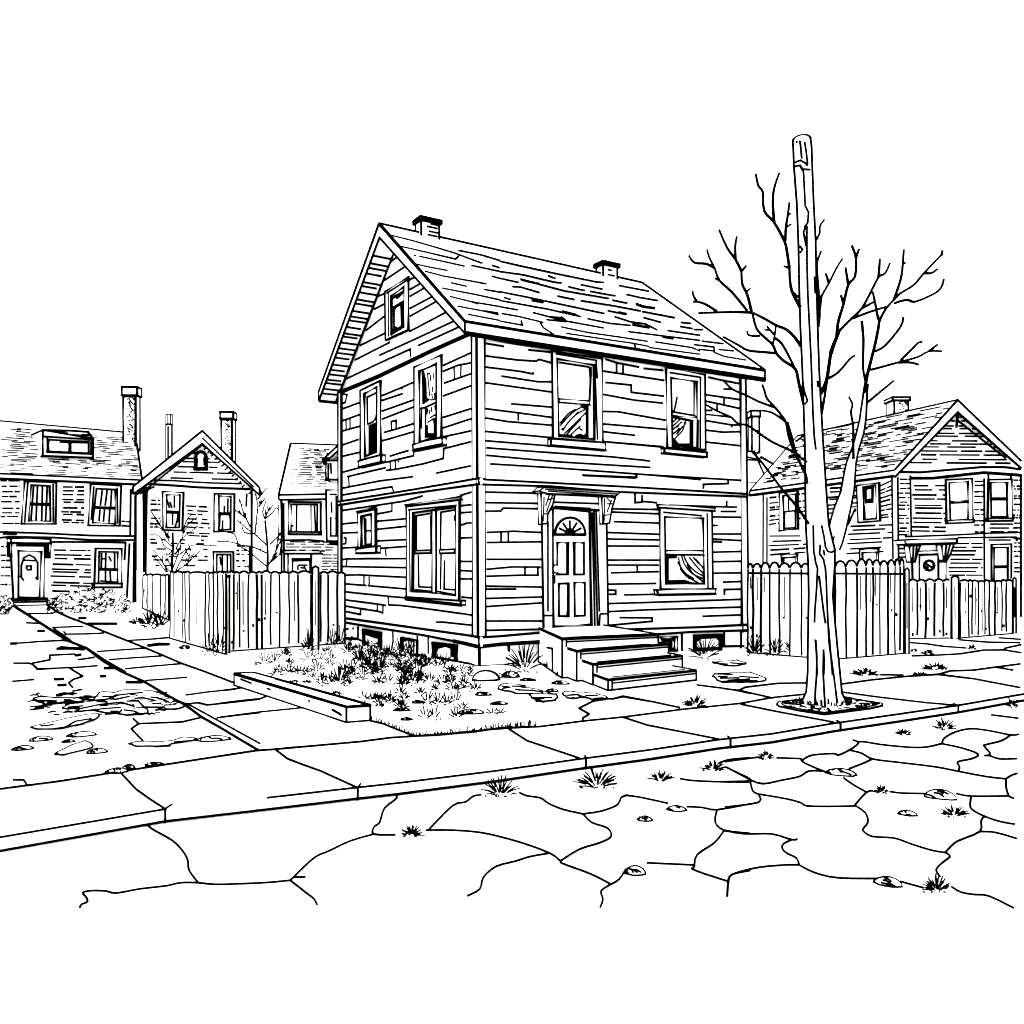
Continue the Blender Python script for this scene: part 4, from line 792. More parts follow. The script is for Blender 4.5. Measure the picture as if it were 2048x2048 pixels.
m.solid([cx+(p-cx)*1.25+V((0, 0, h)) for p in ringp], (0, 0, .45), 2.2, .6); m.build('flue_pipe', groof)
aw = [(540,650),(540,560)]+[(583-42*math.cos(math.pi*i/6), 550-42*math.sin(math.pi*i/6)) for i in range(7)]+[(627,560),(627,650)]
m = MB(); m.solid([GP.at(p, .06) for p in T('G', aw)], -GP.n*.06, 7); m.pls(GP, 'G', [[(520,645),(632,645)]], 7, .08); m.pls(GP, 'G', [[(610,550),(610,620)],[(600,575),(625,575)],[(555,560),(550,630)]], 2.6, .065); m.build('arched_window', gh)
window(gh, GP, 'G', [(268,835),(440,842),(430,1155),(272,1150)], [(300,860),(412,862),(405,1130),(298,1130)], rails=[(((300,995),(405,1000)),((300,1008),(405,1012)))], strokes=[[(365,870),(365,970)],[(305,900),(325,970)],[(350,1020),(350,1110)],[(330,920),(345,970)]], fills=[[(385,1015),(404,1015),(400,1070),(380,1128),(360,1128),(378,1070)]], **W3, label='upper window beside the far corner board')
window(gh, GP, 'G', [(695,852),(858,855),(855,1165),(690,1165)], [(728,870),(830,875),(828,1145),(728,1150)], rails=[(((728,1010),(828,1012)),((728,1022),(828,1025)))], fills=[[(728,870),(740,870),(740,1008),(728,1008)],[(728,1025),(748,1025),(745,1120),(728,1145)],[(808,1025),(828,1025),(828,1145),(815,1145),(815,1060)]], strokes=[[(775,950),(775,1005)],[(805,890),(803,1005)],[(762,1070),(760,1150)]], **W3, label='upper window nearest the bare saplings')
window(gh, GP, 'G', [(685,1330),(850,1330),(850,1500),(685,1500)], [(712,1352),(828,1352),(828,1500),(712,1500)], strokes=[[(760,1358),(760,1490)],[(800,1358),(800,1490)],[(740,1370),(750,1440)]], **W3, label='ground floor window cut off by the fence')

# -- third house, half hidden by the tall house
hc = at((560,1216), 40.0); hc = V((hc.x, 40.0, 0)); HP = Plane(hc, (-.05, -1, 0)); HB = HP.back(4)
hh = thing('partly_hidden_house', 'dark-roofed house half hidden behind the tall house, with a wide window', 'house', hc+V((2, 3, 0)))
m = MB(); A0, A1 = HP.at(T1('G', 1245, 870)), HP.at(T1('G', 1850, 870)); m.solid([zb(A0), zb(A1), A1, A0], (0, 8, 0), None)
m.line([zb(A0), A0], 3.4); m.pls(HP, 'G', [[(1262,930),(1268,1500)],[(1240,880),(1245,1000)],[(1240,1235),(1470,1232),(1600,1243)],[(1250,1330),(1300,1320)]], 3.4)
h_ = lambda a: [HP.at(p, .008) for p in T('G', a)]
dashes(m, *h_([(1270,1320),(1700,1320),(1270,1240),(1700,1245)]), 4, 1.0, 31, .1, .4); dashes(m, *h_([(1570,1480),(1700,1480),(1570,1345),(1700,1345)]), 6, 1.2, 32, .3, .8); dashes(m, *h_([(1250,1220),(1270,1220),(1250,1000),(1270,1000)]), 9, 2.2, 33, .4, .9)
m.build('siding_wall', hh)
m = MB(); el, er = HP.at(T1('G', 1222, 862), .3), HP.at(T1('G', 1900, 850), .3); rl, rr_ = HB.at(T1('G', 1320, 440)), HB.at(T1('G', 1900, 462))
m.face([el, er, rr_, rl]); m.face([rl, rr_, er+V((0, 8.6, 0)), el+V((0, 8.6, 0))]); m.face([el, el+th_, er+th_, er]); m.face([el, rl, el+V((0, 8.6, 0))])
m.line([el, er], 3.8); m.line([el+th_, er+th_], 3.4); m.line([el, rl], 4); m.line([rl, rr_], 4.4); m.line([el, el+th_], 3.6)
rp = Plane(lerp(el, rr_, .5), (er-el).cross(rl-el)); q = [rp.at(p, .055) for p in T('G', [(1235,845),(1610,840),(1330,470),(1640,480)])]; dashes(m, *q, 20, 1.0, 34, .08, .35, .5)
hroof = m.build('roof', hh)
m = MB(); HD = HP.back(-.2); m.solid([HD.at(p) for p in T('G', [(1610,580),(1850,580),(1850,740),(1610,735)])], (0, 2.5, 0), 3.6, 3)
m.solid([HD.at(p, .1) for p in T('G', [(1580,575),(1715,450),(1850,560),(1850,600),(1715,495),(1590,605)])], (0, 3.4, 0), 3.6, 3); m.pls(HD, 'G', [[(1650,600),(1655,690)],[(1630,600),(1630,730)]], 3.2, .01); m.pls(HD, 'G', [[(1585,590),(1610,570),(1640,560)]], 6, .12); m.build('dormer', hroof)
window(hh, HP, 'G', [(1305,920),(1567,925),(1567,1182),(1302,1180)], [(1325,940),(1540,942),(1540,1165),(1322,1165)], strokes=[[(1370,945),(1368,1160)],[(1515,945),(1525,1160)],[(1330,1120),(1345,1110)]], fills=[[(1480,942),(1494,942),(1494,1165),(1484,1165)],[(1370,935),(1485,937),(1485,945),(1370,942)]], sill=[(1305,1165),(1567,1168),(1567,1188),(1305,1185)], **W3, label='wide three-light window above the fence')
bq = MB(); BP = HP.back(-.8); bq.solid([BP.at(p) for p in T('G', [(1612,822),(1800,822),(1800,1245),(1618,1240)])], (0, .8, 0), 3.6, 3); bq.pls(BP, 'G', [[(1640,858),(1700,858)],[(1650,1040),(1650,1200),(1705,1200)],[(1655,920),(1658,1010)],[(1695,870),(1695,1200)],[(1690,1050),(1690,1060)]], 3, .01); bq.pls(BP, 'G', [[(1640,1262),(1700,1265)]], 8, .01); bq.build('bay', hh)
simple_door(hh, HP, 'G', [(1300,1345),(1490,1345),(1485,1520),(1300,1520)], [(1335,1388),(1480,1388),(1480,1520),(1335,1520)], [[(1335,1405),(1475,1400)],[(1380,1440),(1460,1440)],[(1380,1440),(1380,1480)],[(1400,1460),(1440,1465)],[(1430,1450),(1450,1480)]], 3)
m = MB(); m.solid([HP.at(p, .5) for p in T('G', [(1255,1322),(1575,1322),(1560,1345),(1270,1345)])], (0, .5, 0), 3.8, 3); m.build('door_hood', hh)

# -- the big house on the far right
RC = at((1790,1200), 31.0); RC = V((RC.x, 31.0, 0)); rdir = V((-.312, .95, 0)).normalized()
RFp = Plane(RC, (0, -1, 0)); RSp = Plane(RC, (-rdir.y, rdir.x, 0))
rh = thing('corner_gable_house', 'big two-storey house with a broad gable and bracketed door behind the picket fences', 'house', RC+V((2.5, 3, 0)))
i_ = lambda pl_, a, o=.008: [pl_.at(p, o) for p in T('I', a)]
zc = RFp.at((1790, 948)).z
fr1 = RFp.at(T1('I', 1910, 560)); sl = RSp.at(T1('I', 160, 690))
A2 = RFp.at(T1('I', 1480, 110))
m = MB(); cA = V((RC.x, RC.y, zc)); m.solid([zb(RC), zb(fr1), V((fr1.x, fr1.y, zc)), A2, cA], rdir*9.0, None)
m.line([V((fr1.x, fr1.y, 0)), V((fr1.x, fr1.y, zc))], 4)
m.pls(RSp, 'I', [[(160,690),(158,1180)],[(185,730),(185,1180)],[(1035,590),(1042,1150)],[(275,690),(275,740)]], 3.4)
m.pls(RFp, 'I', [[(1072,560),(1078,1150)],[(1158,580),(1165,1000)],[(1660,600),(1662,1290)],[(1688,575),(1690,610)],[(1842,580),(1850,850)]], 3.2)
m.pls(RFp, 'I', [[(1155,600),(1310,600),(1560,572),(1660,562),(1910,580)]], 7); m.pls(RFp, 'I', [[(1070,558),(1230,560),(1400,545),(1640,525),(1800,525),(1910,540)]], 5); m.pls(RFp, 'I', [[(1120,998),(1480,985),(1660,975),(1890,970)],[(1130,1018),(1470,1018)],[(1480,1005),(1880,1000)]], 3)
for q, r, sd, lo, hi, pl_ in (([(1130,505),(1850,510),(1440,150),(1530,150)],14,41,.15,.5,RFp),([(1170,975),(1400,980),(1170,640),(1400,640)],11,42,.4,.9,RFp),([(1590,975),(1660,975),(1590,600),(1660,600)],10,43,.3,.9,RFp),([(1080,1150),(1150,1150),(1080,600),(1150,600)],19,44,.4,.9,RFp),([(1410,1270),(1650,1270),(1410,1030),(1650,1030)],9,45,.4,.9,RFp),([(1680,1040),(1890,1040),(1680,900),(1890,900)],5,46,.4,.95,RFp),([(1860,1250),(1905,1250),(1860,600),(1905,600)],20,47,.2,.5,RFp),
     ([(720,1130),(1030,1110),(740,910),(1030,900)],7,48,.5,.95,RSp),([(195,1130),(445,1110),(195,985),(445,985)],5,49,.5,.95,RSp),([(195,930),(265,920),(195,720),(265,715)],7,50,.4,.9,RSp),([(590,850),(790,830),(590,630),(790,620)],8,51,.2,.6,RSp),([(950,890),(1030,885),(950,640),(1030,600)],9,52,.4,.9,RSp),([(380,900),(450,895),(385,690),(450,680)],5,53,.2,.6,RSp)):
    dashes(m, *i_(pl_, q), r, 2.4, sd, lo, hi, .7)
m.build('siding_wall', rh)
m = MB(); o_ = .35
pk = RFp.at(T1('I', 1480, 68), o_); cl = RFp.at(T1('I', 1050, 545), o_); cr = RFp.at(T1('I', 1915, 485), o_)
ridge = lambda s: pk+rdir*s
elf = RSp.at(T1('I', 68, 686), .25); rL = ridge(8.9)
m.face([cl, elf, rL, pk][::-1]); m.face([pk, rL, cr+rdir*9.5, cr][::-1]); m.face([elf, rL, cr+rdir*9.5]); d3 = V((0, 0, -.2))
m.face([cl, cl+d3, elf+d3, elf]); m.face([cl, pk, pk+V((0, 0, -.42)), cl+V((0, 0, -.25))]); m.face([pk, cr, cr+V((0, 0, -.25)), pk+V((0, 0, -.42))])
m.face([cl+d3, elf+d3, elf+d3+V((.3, .1, 0)), cl+d3+V((.3, .1, 0))])
m.line([cl, pk, cr], 3.8); m.line([cl+V((0, 0, -.25)), pk+V((0, 0, -.42)), cr+V((0, 0, -.25))], 4); m.line([pk, rL], 4.2); m.line([rL, elf], 3.8); m.line([cl, elf], 3.6); m.line([cl+d3, elf+d3], 6); m.line([elf, elf+d3], 3.4); m.line([pk+V((0, -.01, -.7)), lerp(pk, cr, .75)+V((0, -.01, -.42))], 3); m.line([pk+V((0,-.02,-.45)), pk+V((-.05,-.02,-.95))], 4)
rp = Plane(lerp(cl, rL, .5), (elf-cl).cross(pk-cl))
q = [rp.at(p, .03) for p in T('I', [(140,640),(1080,520),(420,300),(1440,95)])]; dashes(m, *q, 26, 1.0, 54, .03, .13, .5)
rroof = m.build('roof', rh)
big_chimney(rroof, ridge(3.6).y-.35, 'I', 1048, 1145, 48, 160, 22, 3.4, 34, 6, .7)
window(rh, RFp, 'I', [(1400,612),(1578,602),(1585,895),(1405,905)], [(1422,632),(1552,622),(1552,880),(1430,888)], rails=[(((1425,758),(1552,752)),((1427,770),(1552,764)))], fills=[[(1540,625),(1556,622),(1556,750),(1548,750)],[(1418,635),(1428,635),(1428,750),(1420,750)]], sill=[(1405,890),(1590,882),(1590,900),(1408,908)], **W3, label='upper gable-front window beside the corner board')
window(rh, RFp, 'I', [(1690,610),(1848,608),(1855,885),(1685,885)], [(1705,630),(1820,628),(1820,862),(1708,862)], rails=[(((1705,735),(1818,735)),((1705,746),(1818,746)))], fills=[[(1805,630),(1820,630),(1820,862),(1810,862)]], sill=[(1680,875),(1855,872),(1855,890),(1680,892)], **W3, label='upper gable-front window nearest the picture edge')
window(rh, RFp, 'I', [(1712,1052),(1845,1048),(1845,1330),(1712,1330)], [(1728,1072),(1822,1070),(1822,1325),(1728,1325)], rails=[(((1728,1198),(1822,1196)),((1728,1208),(1822,1206)))], fills=[[(1715,1075),(1730,1075),(1730,1290),(1715,1290)],[(1815,1075),(1832,1075),(1832,1300),(1822,1300)]], **W3, label='ground floor window above the low scalloped fence')
window(rh, RSp, 'I', [(270,700),(392,685),(395,945),(268,958)], [(292,720),(380,708),(380,935),(300,942)], fills=[[(368,825),(382,822),(382,935),(370,937)]], strokes=[[(300,830),(380,820)],[(330,720),(332,820)],[(305,830),(305,930)]], **W3, label='side window by the far corner')
window(rh, RSp, 'I', [(795,650),(945,632),(952,890),(805,902)], [(838,660),(925,648),(930,875),(842,882)], fills=[[(842,655),(915,642),(910,770),(850,775)]], holes=[[(865,680),(890,676),(890,735),(865,738)]], strokes=[[(848,785),(852,880)]], **W3, label='side window with a black upper sash')
window(rh, RSp, 'I', [(282,1122),(390,1115),(392,1230),(284,1232)], [(295,1140),(378,1132),(378,1230),(296,1232)], fills=[[(292,1135),(380,1128),(380,1145),(292,1148)]], **W3, label='lower side window half behind the picket heads, narrow')
window(rh, RSp, 'I', [(815,1085),(942,1080),(942,1230),(818,1230)], [(832,1105),(930,1102),(930,1230),(835,1230)], fills=[[(815,1086),(942,1082),(942,1108),(835,1110),(835,1160),(818,1160)]], **W3, label='lower side window with a thick black head')
simple_door(rh, RFp, 'I', [(1170,1100),(1405,1090),(1400,1330),(1175,1330)], [(1220,1120),(1350,1115),(1350,1330),(1220,1330)], [[(1215,1125),(1340,1120)]], 3.2)
m = MB(); a_ = [(1286+34*math.cos(t*.5236), 1194+34*math.sin(t*.5236)) for t in range(12)]; m.pl(RFp, T('I', a_), 5, .05, True); m.pls(RFp, 'I', [[(1265,1180),(1310,1210)],[(1280,1215),(1270,1195)]], 3, .05); m.build('door_wreath', rh)
m = MB(); m.solid([RFp.at(p, .7) for p in T('I', [(1115,1020),(1475,1012),(1475,1040),(1130,1050)])], (0, .7, 0), 4, 3); m.pls(RFp, 'I', [[(1150,1052),(1470,1044)]], 5, .71); rhood = m.build('door_hood', rh)
for q in ([(1150,1060),(1225,1060),(1205,1110),(1190,1170),(1165,1170)],[(1370,1052),(1455,1048),(1430,1120),(1400,1170),(1385,1160)]):
    m = MB(); m.solid([RFp.at(p, .4) for p in T('I', q)], (0, .35, 0), 3.4, 2.6); pp = [RFp.at(p, .41) for p in T('I', q)]; m.line([lerp(pp[0], pp[1], .4), lerp(pp[4], pp[3], .4)], 3); m.line([lerp(pp[0], pp[1], .7), pp[3]], 2.4); m.build('bracket', rhood)
# -- house glimpsed in the gap
dc = at((1500,1200), 46.0); DPp = Plane(V((dc.x, 46, 0)), (0, -1, 0))
dh = thing('distant_house', 'sliver of a distant house with a tall chimney seen past the tall house corner', 'house', V((dc.x+.2, 47, 0)))
m = MB(); q = [DPp.at(p) for p in ((1440,1200),(1525,1200),(1525,960),(1440,960))]; m.solid([zb(q[0]), zb(q[1]), q[2], q[3]], (0, 6, 0), 3); m.pls(DPp, 'I', [[(60,940),(150,1005)],[(75,935),(160,1000)],[(58,925),(140,975)],[(140,750),(135,900)]], 2.6); m.build('siding_wall', dh)
m = MB(); q = [DPp.at(p, .3) for p in ((1430,965),(1535,965),(1508,903),(1430,900))]; m.solid(q, (0, 6.6, 0), 3.4, 2.6); m.pls(DPp, 'I', [[(50,455),(110,470)],[(55,475),(120,478)]], 2.4, .31); droof = m.build('roof', dh)
big_chimney(droof, 46.5, 'I', 80, 132, 140, 425, 40, 4, 12, 12, .6)
window(dh, DPp, 'I', [(55,1085),(165,1085),(165,1190),(55,1190)], [(62,1108),(155,1108),(155,1190),(62,1190)], fills=[[(75,1090),(165,1092),(165,1106),(75,1106)]], **W3)

# ------------------------------------------------------------------ shrubs and saplings
def shrub(c, x, y, w_, h_, n, label, seed, Y=None):
    px, py = T1(c, x, y); s = CROPS[c][2]; p0 = GR.at((px, py)) if Y is None else V((at((px, py), Y).x, Y, 0)); k = p0.y/F
    rnd = random.Random(seed); m = MB(); a, h = w_*s*.5*k, h_*s*k
    st = thing('shrub', label, 'shrub', p0, 'shrubs before the wide house')
    prof = [[p0+V((math.cos(6.2832*i/16)*a*f*.92, math.sin(6.2832*i/16)*a*.35*f, h*z*.85*rnd.uniform(.85, 1.1))) for i in range(16)] for f, z in ((1, 0), (1, .35), (.8, .7), (.4, .95))]
    for A_, B_ in zip(prof, prof[1:]):
        for i in range(16): m.face([A_[i], A_[(i+1) % 16], B_[(i+1) % 16], B_[i]])
    m.face(prof[-1])
    for i in range(n):
        u, v = rnd.uniform(-1, 1), rnd.random(); z = h*v*(1-u*u*.5); p = p0+V((u*a, -a*.36*(1-v*.5)-.05, z)); an = rnd.uniform(0, 6.28); l = rnd.uniform(2, 7)*k
        m.line([p, p+V((math.cos(an)*l, 0, math.sin(an)*l*.7)), p+V((math.cos(an+.9)*l*1.5, 0, abs(math.sin(an+.9))*l))], .3, n=4)
    m.build('foliage', st)
shrub('F', 730, 1835, 640, 190, 210, 'broad clipped shrub under the ground floor window of the wide house', 2)
shrub('F', 40, 1850, 150, 150, 60, 'small shrub beside the doorstep of the wide house', 3)
def sapling(label, c, base, Y, lines, trunk, seed):
    rnd = random.Random(seed); b = T1(c, *base); p = at(b, Y); t = thing('bare_sapling', label, 'tree', (p.x, p.y, 0), 'bare saplings behind the board fence')
    m = MB(); q = [at(r, Y) for r in T(c, trunk)]; m.tube([V((p.x, p.y, -.02))]+q, [Y*WW(5)*.5/F]+[Y*WW(4.4-i*.5)*.5/F for i in range(len(q))], 1); m.build('trunk', t)
    m = MB()
    for l in lines:
        kx = rnd.uniform(-.35, .35); w = 1.1+1.1*(seed-1); P0 = smooth(T(c, l)); pts = []
        for i, r in enumerate(P0): pts.append(at(r, Y+kx*abs(r[0]-b[0])*Y/F))
        m.tube(pts, [Y*WW(w)*.5/F*(1-.35*i/(len(pts)-1)) for i in range(len(pts))], 1, 5)
        for i in range(8):
            ki = rnd.randrange(len(pts)-1); a, b_ = pts[ki], pts[ki+1]; p = lerp(a, b_, rnd.random()); d = (b_-a)*rnd.uniform(.2, .5); d = V((d.x*math.cos(.7)-d.z*math.sin(.7)*rnd.choice((-1, 1)), 0, d.z*math.cos(.7)+abs(d.x)*.6)); m.line([p, p+d*.5, p+d+V((0, 0, d.length*.2))], .2, n=4)
    m.build('crown', t)
sapling('low spreading bare sapling in front of the gabled house', 'G', (345,1560), 31.0, [[(300,1500),(240,1420),(170,1350)],[(310,1500),(260,1400),(185,1310)],[(350,1470),(400,1330),(430,1200),(465,1130)],[(375,1310),(420,1230),(480,1180),(560,1120)],[(370,1500),(420,1400),(500,1280),(640,1280),(715,1278)],[(380,1490),(480,1420),(570,1330)],[(470,1440),(500,1300)],
  [(345,1320),(280,1280),(240,1200),(165,1190)],[(330,1220),(265,1150),(180,1090)],[(270,1150),(215,1050)],[(350,1290),(290,1240),(280,1220)],[(435,1180),(460,1080),(500,1030),(540,1030)],[(440,1140),(530,1060),(560,1050)],[(340,1500),(280,1440),(265,1370),(285,1350)],[(345,1450),(310,1400),(300,1340)],[(300,1350),(420,1350)],[(320,1250),(300,1180)]], [(345,1500),(345,1400),(355,1290),(350,1170)], 1)
sapling('taller bare sapling between the gabled house and the dark-roofed house', 'G', (1130,1560), 30.0, [[(1125,1450),(1060,1400),(980,1330),(900,1280),(860,1190),(800,1170)],[(1130,1280),(1030,1190),(960,1140),(880,1070)],[(1025,1190),(1040,1050),(1050,950),(1030,850)],[(990,1130),(930,1000),(900,890)],[(960,1060),(880,1000)],[(1125,1450),(1180,1380),(1210,1260),(1225,1100),(1220,940)],[(1150,1270),(1220,1200),(1260,1150)],
  [(1110,1060),(1090,1000),(1115,920)],[(1110,1060),(1170,1010),(1200,970)],[(1050,900),(1110,820)],[(1120,1340),(1010,1290),(930,1280),(830,1250),(715,1245)],[(1150,1420),(1250,1340)],[(1110,1050),(1150,960)],[(1000,1180),(940,1170),(920,1120)],[(1060,960),(1100,900)],[(1200,1320),(1250,1200),(1245,1130)]], [(1130,1460),(1132,1380),(1130,1280),(1110,1070)], 2)

# ------------------------------------------------------------------ the street tree
TY = 11.4
tb = V((at((1648,1411), TY).x, TY, 0))
tree = thing('street_tree', 'tall bare street tree with a sawn-off top standing in a soil bed in the pavement', 'tree', tb)
TL = T('P', [(1587,283),(1588,300),(1589,331),(1595,408),(1598,485),(1600,586),(1602,654),(1606,740),(1608,800),(1611,889),(1612,980),(1613,1050),(1616,1100),(1618,1128),(1619,1190),(1618,1240),(1617,1314),(1617,1343),(1614,1384),(1607,1400),(1596,1413)])
TR = T('P', [(1620,283),(1622,300),(1623,331),(1626,408),(1630,485),(1632,586),(1634,654),(1637,740),(1640,800),(1645,889),(1651,980),(1656,1050),(1668,1100),(1668,1128),(1664,1190),(1668,1240),(1675,1314),(1678,1343),(1682,1384),(1690,1400),(1702,1413)])
m = MB(); rings = []; n = 20
for l, r in zip(TL, TR):
    a, b = at(l, TY), at((r[0], l[1]), TY); c_ = (a+b)/2; R_ = (b-a).length/2; rings.append((c_, R_))
def skin(m, rings, n=20, m_=0):
    base = len(m.v)
    for c_, R_ in rings:
        for j in range(n): an = 6.2832*j/n; m.v.append(c_+V((math.cos(an)*R_, math.sin(an)*R_, 0)))
    for i in range(len(rings)-1):
        for j in range(n): m.f.append((base+i*n+j, base+i*n+(j+1) % n, base+(i+1)*n+(j+1) % n, base+(i+1)*n+j)); m.m.append(m_)
    m.f.append(tuple(base+j for j in range(n))); m.m.append(m_)
skin(m, rings)
TV = V((tb.x, tb.y, 0)).normalized(); TP = V((TV.y, -TV.x, 0))
def on_trunk(px, py, lift=.004):
    Yp = at((px, py), TY)
    for (c0, r0), (c1, r1) in zip(rings, rings[1:]):
        if c1.z <= Yp.z <= c0.z:
            t = (c0.z-Yp.z)/(c0.z-c1.z); c_, r_ = lerp(c0, c1, t), lerp(r0, r1, t); dx = (Yp-c_).dot(TP)
            dx = max(-r_*.97, min(r_*.97, dx)); q = c_+TP*dx-TV*(math.sqrt(max(0, r_*r_-dx*dx))+lift); return V((q.x, q.y, CAM.z+(Yp.z-CAM.z)*q.y/Yp.y))
    return Yp
for sgn in (-1, 1):
    for da in (0, ):                                  # bark ridges down both flanks and round the back
        m.line([c_+TP*(sgn*R_*.96)-TV*(R_*.28) for c_, R_ in rings], 6.6)
for an in (.9, 1.57, 2.2): m.line([c_+V((math.cos(an)*R_, math.sin(an)*R_, 0)) for c_, R_ in rings], 3.4)
c_, R_ = rings[0]
cap = [c_-TV*.035+TP*(math.cos(math.pi*i/8)*R_)+V((0, 0, math.sin(math.pi*i/8)*R_*.56)) for i in range(9)]
m.line(cap, 6.5); 
dome = [[c_+V((math.cos(6.2832*j/n)*R_*math.cos(k*.5), math.sin(6.2832*j/n)*R_*math.cos(k*.5), R_*.55*math.sin(k*.5))) for j in range(n)] for k in range(4)]
for A_, B_ in zip(dome, dome[1:]):
    for j in range(n): m.face([A_[j], A_[(j+1) % n], B_[(j+1) % n], B_[j]])
m.face(dome[-1])
BARK = {'H': [[(720,105),(730,92),(745,100),(755,200)],[(745,80),(770,95),(780,150),(790,235)],[(708,225),(745,210),(775,225),(790,245)],[(715,245),(745,240),(760,262),(803,265)],[(745,245),(765,280),(770,380),(775,480),(795,520),(790,580),(775,600),(765,640),(780,720)],[(785,600),(785,800),(790,1000),(800,1200),(810,1400),(820,1700),(828,1850),(838,1930)],[(745,720),(758,740),(745,760)],[(760,1500),(770,1580),(788,1640),(775,1660)],[(850,1560),(845,1520)],[(828,900),(832,1000)]],
 'W': [[(945,0),(950,330),(975,480),(1000,560),(985,850),(965,1100),(960,1260)],[(1050,0),(1080,140),(1100,280),(1130,340),(1180,352),(1220,320),(1265,210),(1320,120)],[(1035,250),(1025,370),(1075,440),(1100,560),(1110,700),(1120,1000),(1135,1300),(1145,1500),(1170,1700),(1190,1932)],[(1020,650),(1050,900),(1075,1100),(1100,1270)],[(970,1470),(985,1650),(995,1932)],[(1075,1600),(1085,1750),(1078,1932)],[(1075,320),(1090,395)]],
 'N': [[(585,95),(592,200),(590,330),(582,430),(580,510)],[(635,155),(632,300),(640,450),(645,520)],[(665,0),(680,180),(700,330),(715,450),(722,500)],[(620,485),(622,520)]]}
for c, l in BARK.items():
    for s_ in l:
        pts = []
        for a, b in zip(s_, s_[1:]):
            for i in range(5): pts.append(on_trunk(*T1(c, *q2(a, b, i/5))))
        pts.append(on_trunk(*T1(c, *s_[-1]))); m.line(pts, 3.4)
m.build('trunk', tree)
# the forked right limb, round and white with inked flanks
def limb(name, lft, rgt, c, Y0, kY, parent, w=4.2):
    m = MB(); A_, B_ = T(c, lft), T(c, rgt); ys = sorted(set([p[1] for p in A_]+[p[1] for p in B_]))
    def xat(P, y):
        if y <= P[-1][1]: return P[-1][0]
        if y >= P[0][1]: return P[0][0]
        for a, b in zip(P, P[1:]):
            if b[1] <= y <= a[1]: return a[0]+(b[0]-a[0])*((a[1]-y)/(a[1]-b[1]) if a[1] != b[1] else 0)
    y0, y1 = A_[0][1], A_[-1][1]; rg = []
    for i in range(24):
        y = lerp(y0, y1, i/23); l, r = xat(A_, y), xat(B_, y); Y = Y0+kY*i/23; a, b = at((l, y), Y), at((r, y), Y); rg.append(((a+b)/2, max(.006, (b-a).length/2)))
    rg.reverse(); skin(m, rg, 12)
    for s_ in (-1, 1): m.line([c2+TP*(s_*r2*.96)-TV*(r2*.28) for c2, r2 in rg], w*1.25)
    return m
m = limb('branch', [(615,1090),(612,1050),(607,930),(645,800),(690,690),(705,600),(725,500),(775,370),(815,210),(845,0),(852,-40)], [(655,1130),(690,1050),(715,960),(750,800),(772,690),(785,500),(800,420),(840,290),(855,190),(864,0),(868,-40)], 'I', TY-.02, .35, tree)
m.line([at(p, TY-.05) for p in T('I', [(615,1055),(650,985),(690,900)])], 4); m.line([at(p, TY+.1) for p in T('I', [(735,918),(760,860),(785,805)])], 3.4)
def twigs(m, lst, c, Y0, seed, w0=4.6, fx=1640):
    rnd = random.Random(seed); k = rnd.uniform(-.45, .45)
    for l in lst:
        w = l[0] if isinstance(l[0], (int, float)) else None; P0 = smooth(T(c, l[1:] if w else l)); w = w or w0; kk = k
        pts = [at(p, Y0+kk*abs(p[0]-fx)*TY/F+kk*.3*max(0, 1000-p[1])*TY/F*.3) for p in P0]
        m.tube(pts, [p[1]*WW(w+1.3)*.5/F*(1-.25*i/max(1, len(pts)-1)) for i, p in enumerate(pts)], 1, 6)
twigs(m, [[6,(1124,1590),(1142,1490),(1165,1400),(1190,1300),(1210,1200),(1217,1160),(1255,1090),(1300,1040)],[(1300,1040),(1335,940),(1350,870),(1360,740)],[(1300,1040),(1340,1000),(1420,950),(1480,880),(1590,765)],[(1480,880),(1525,880),(1560,855)],[(1305,1060),(1340,1047),(1385,1040),(1430,1050),(1545,1000),(1585,960),(1598,915)],[(1217,1165),(1205,1140),(1190,1060),(1175,990)],
  [(1190,1345),(1250,1310),(1340,1200),(1358,1140)],[(1165,1455),(1240,1435),(1330,1410),(1440,1380),(1510,1345),(1585,1345)],[(1510,1345),(1560,1305)],[(1340,1400),(1400,1340),(1445,1295),(1470,1290)],[(1330,1412),(1400,1412),(1450,1425)],[(1137,1655),(1215,1590),(1300,1520)],[(1110,1165),(1120,1280),(1117,1430),(1130,1520)],[(1350,820),(1370,822)],[(1585,775),(1590,745)]], 'H', TY+.2, 5, 4.4)
twigs(m, [[(772,470),(770,380),(770,250),(755,150),(765,100),(740,45)],[(820,630),(700,720),(690,830),(720,760)]][:1], 'I', TY-.05, 6, 3.8)
m.build('branch', tree)
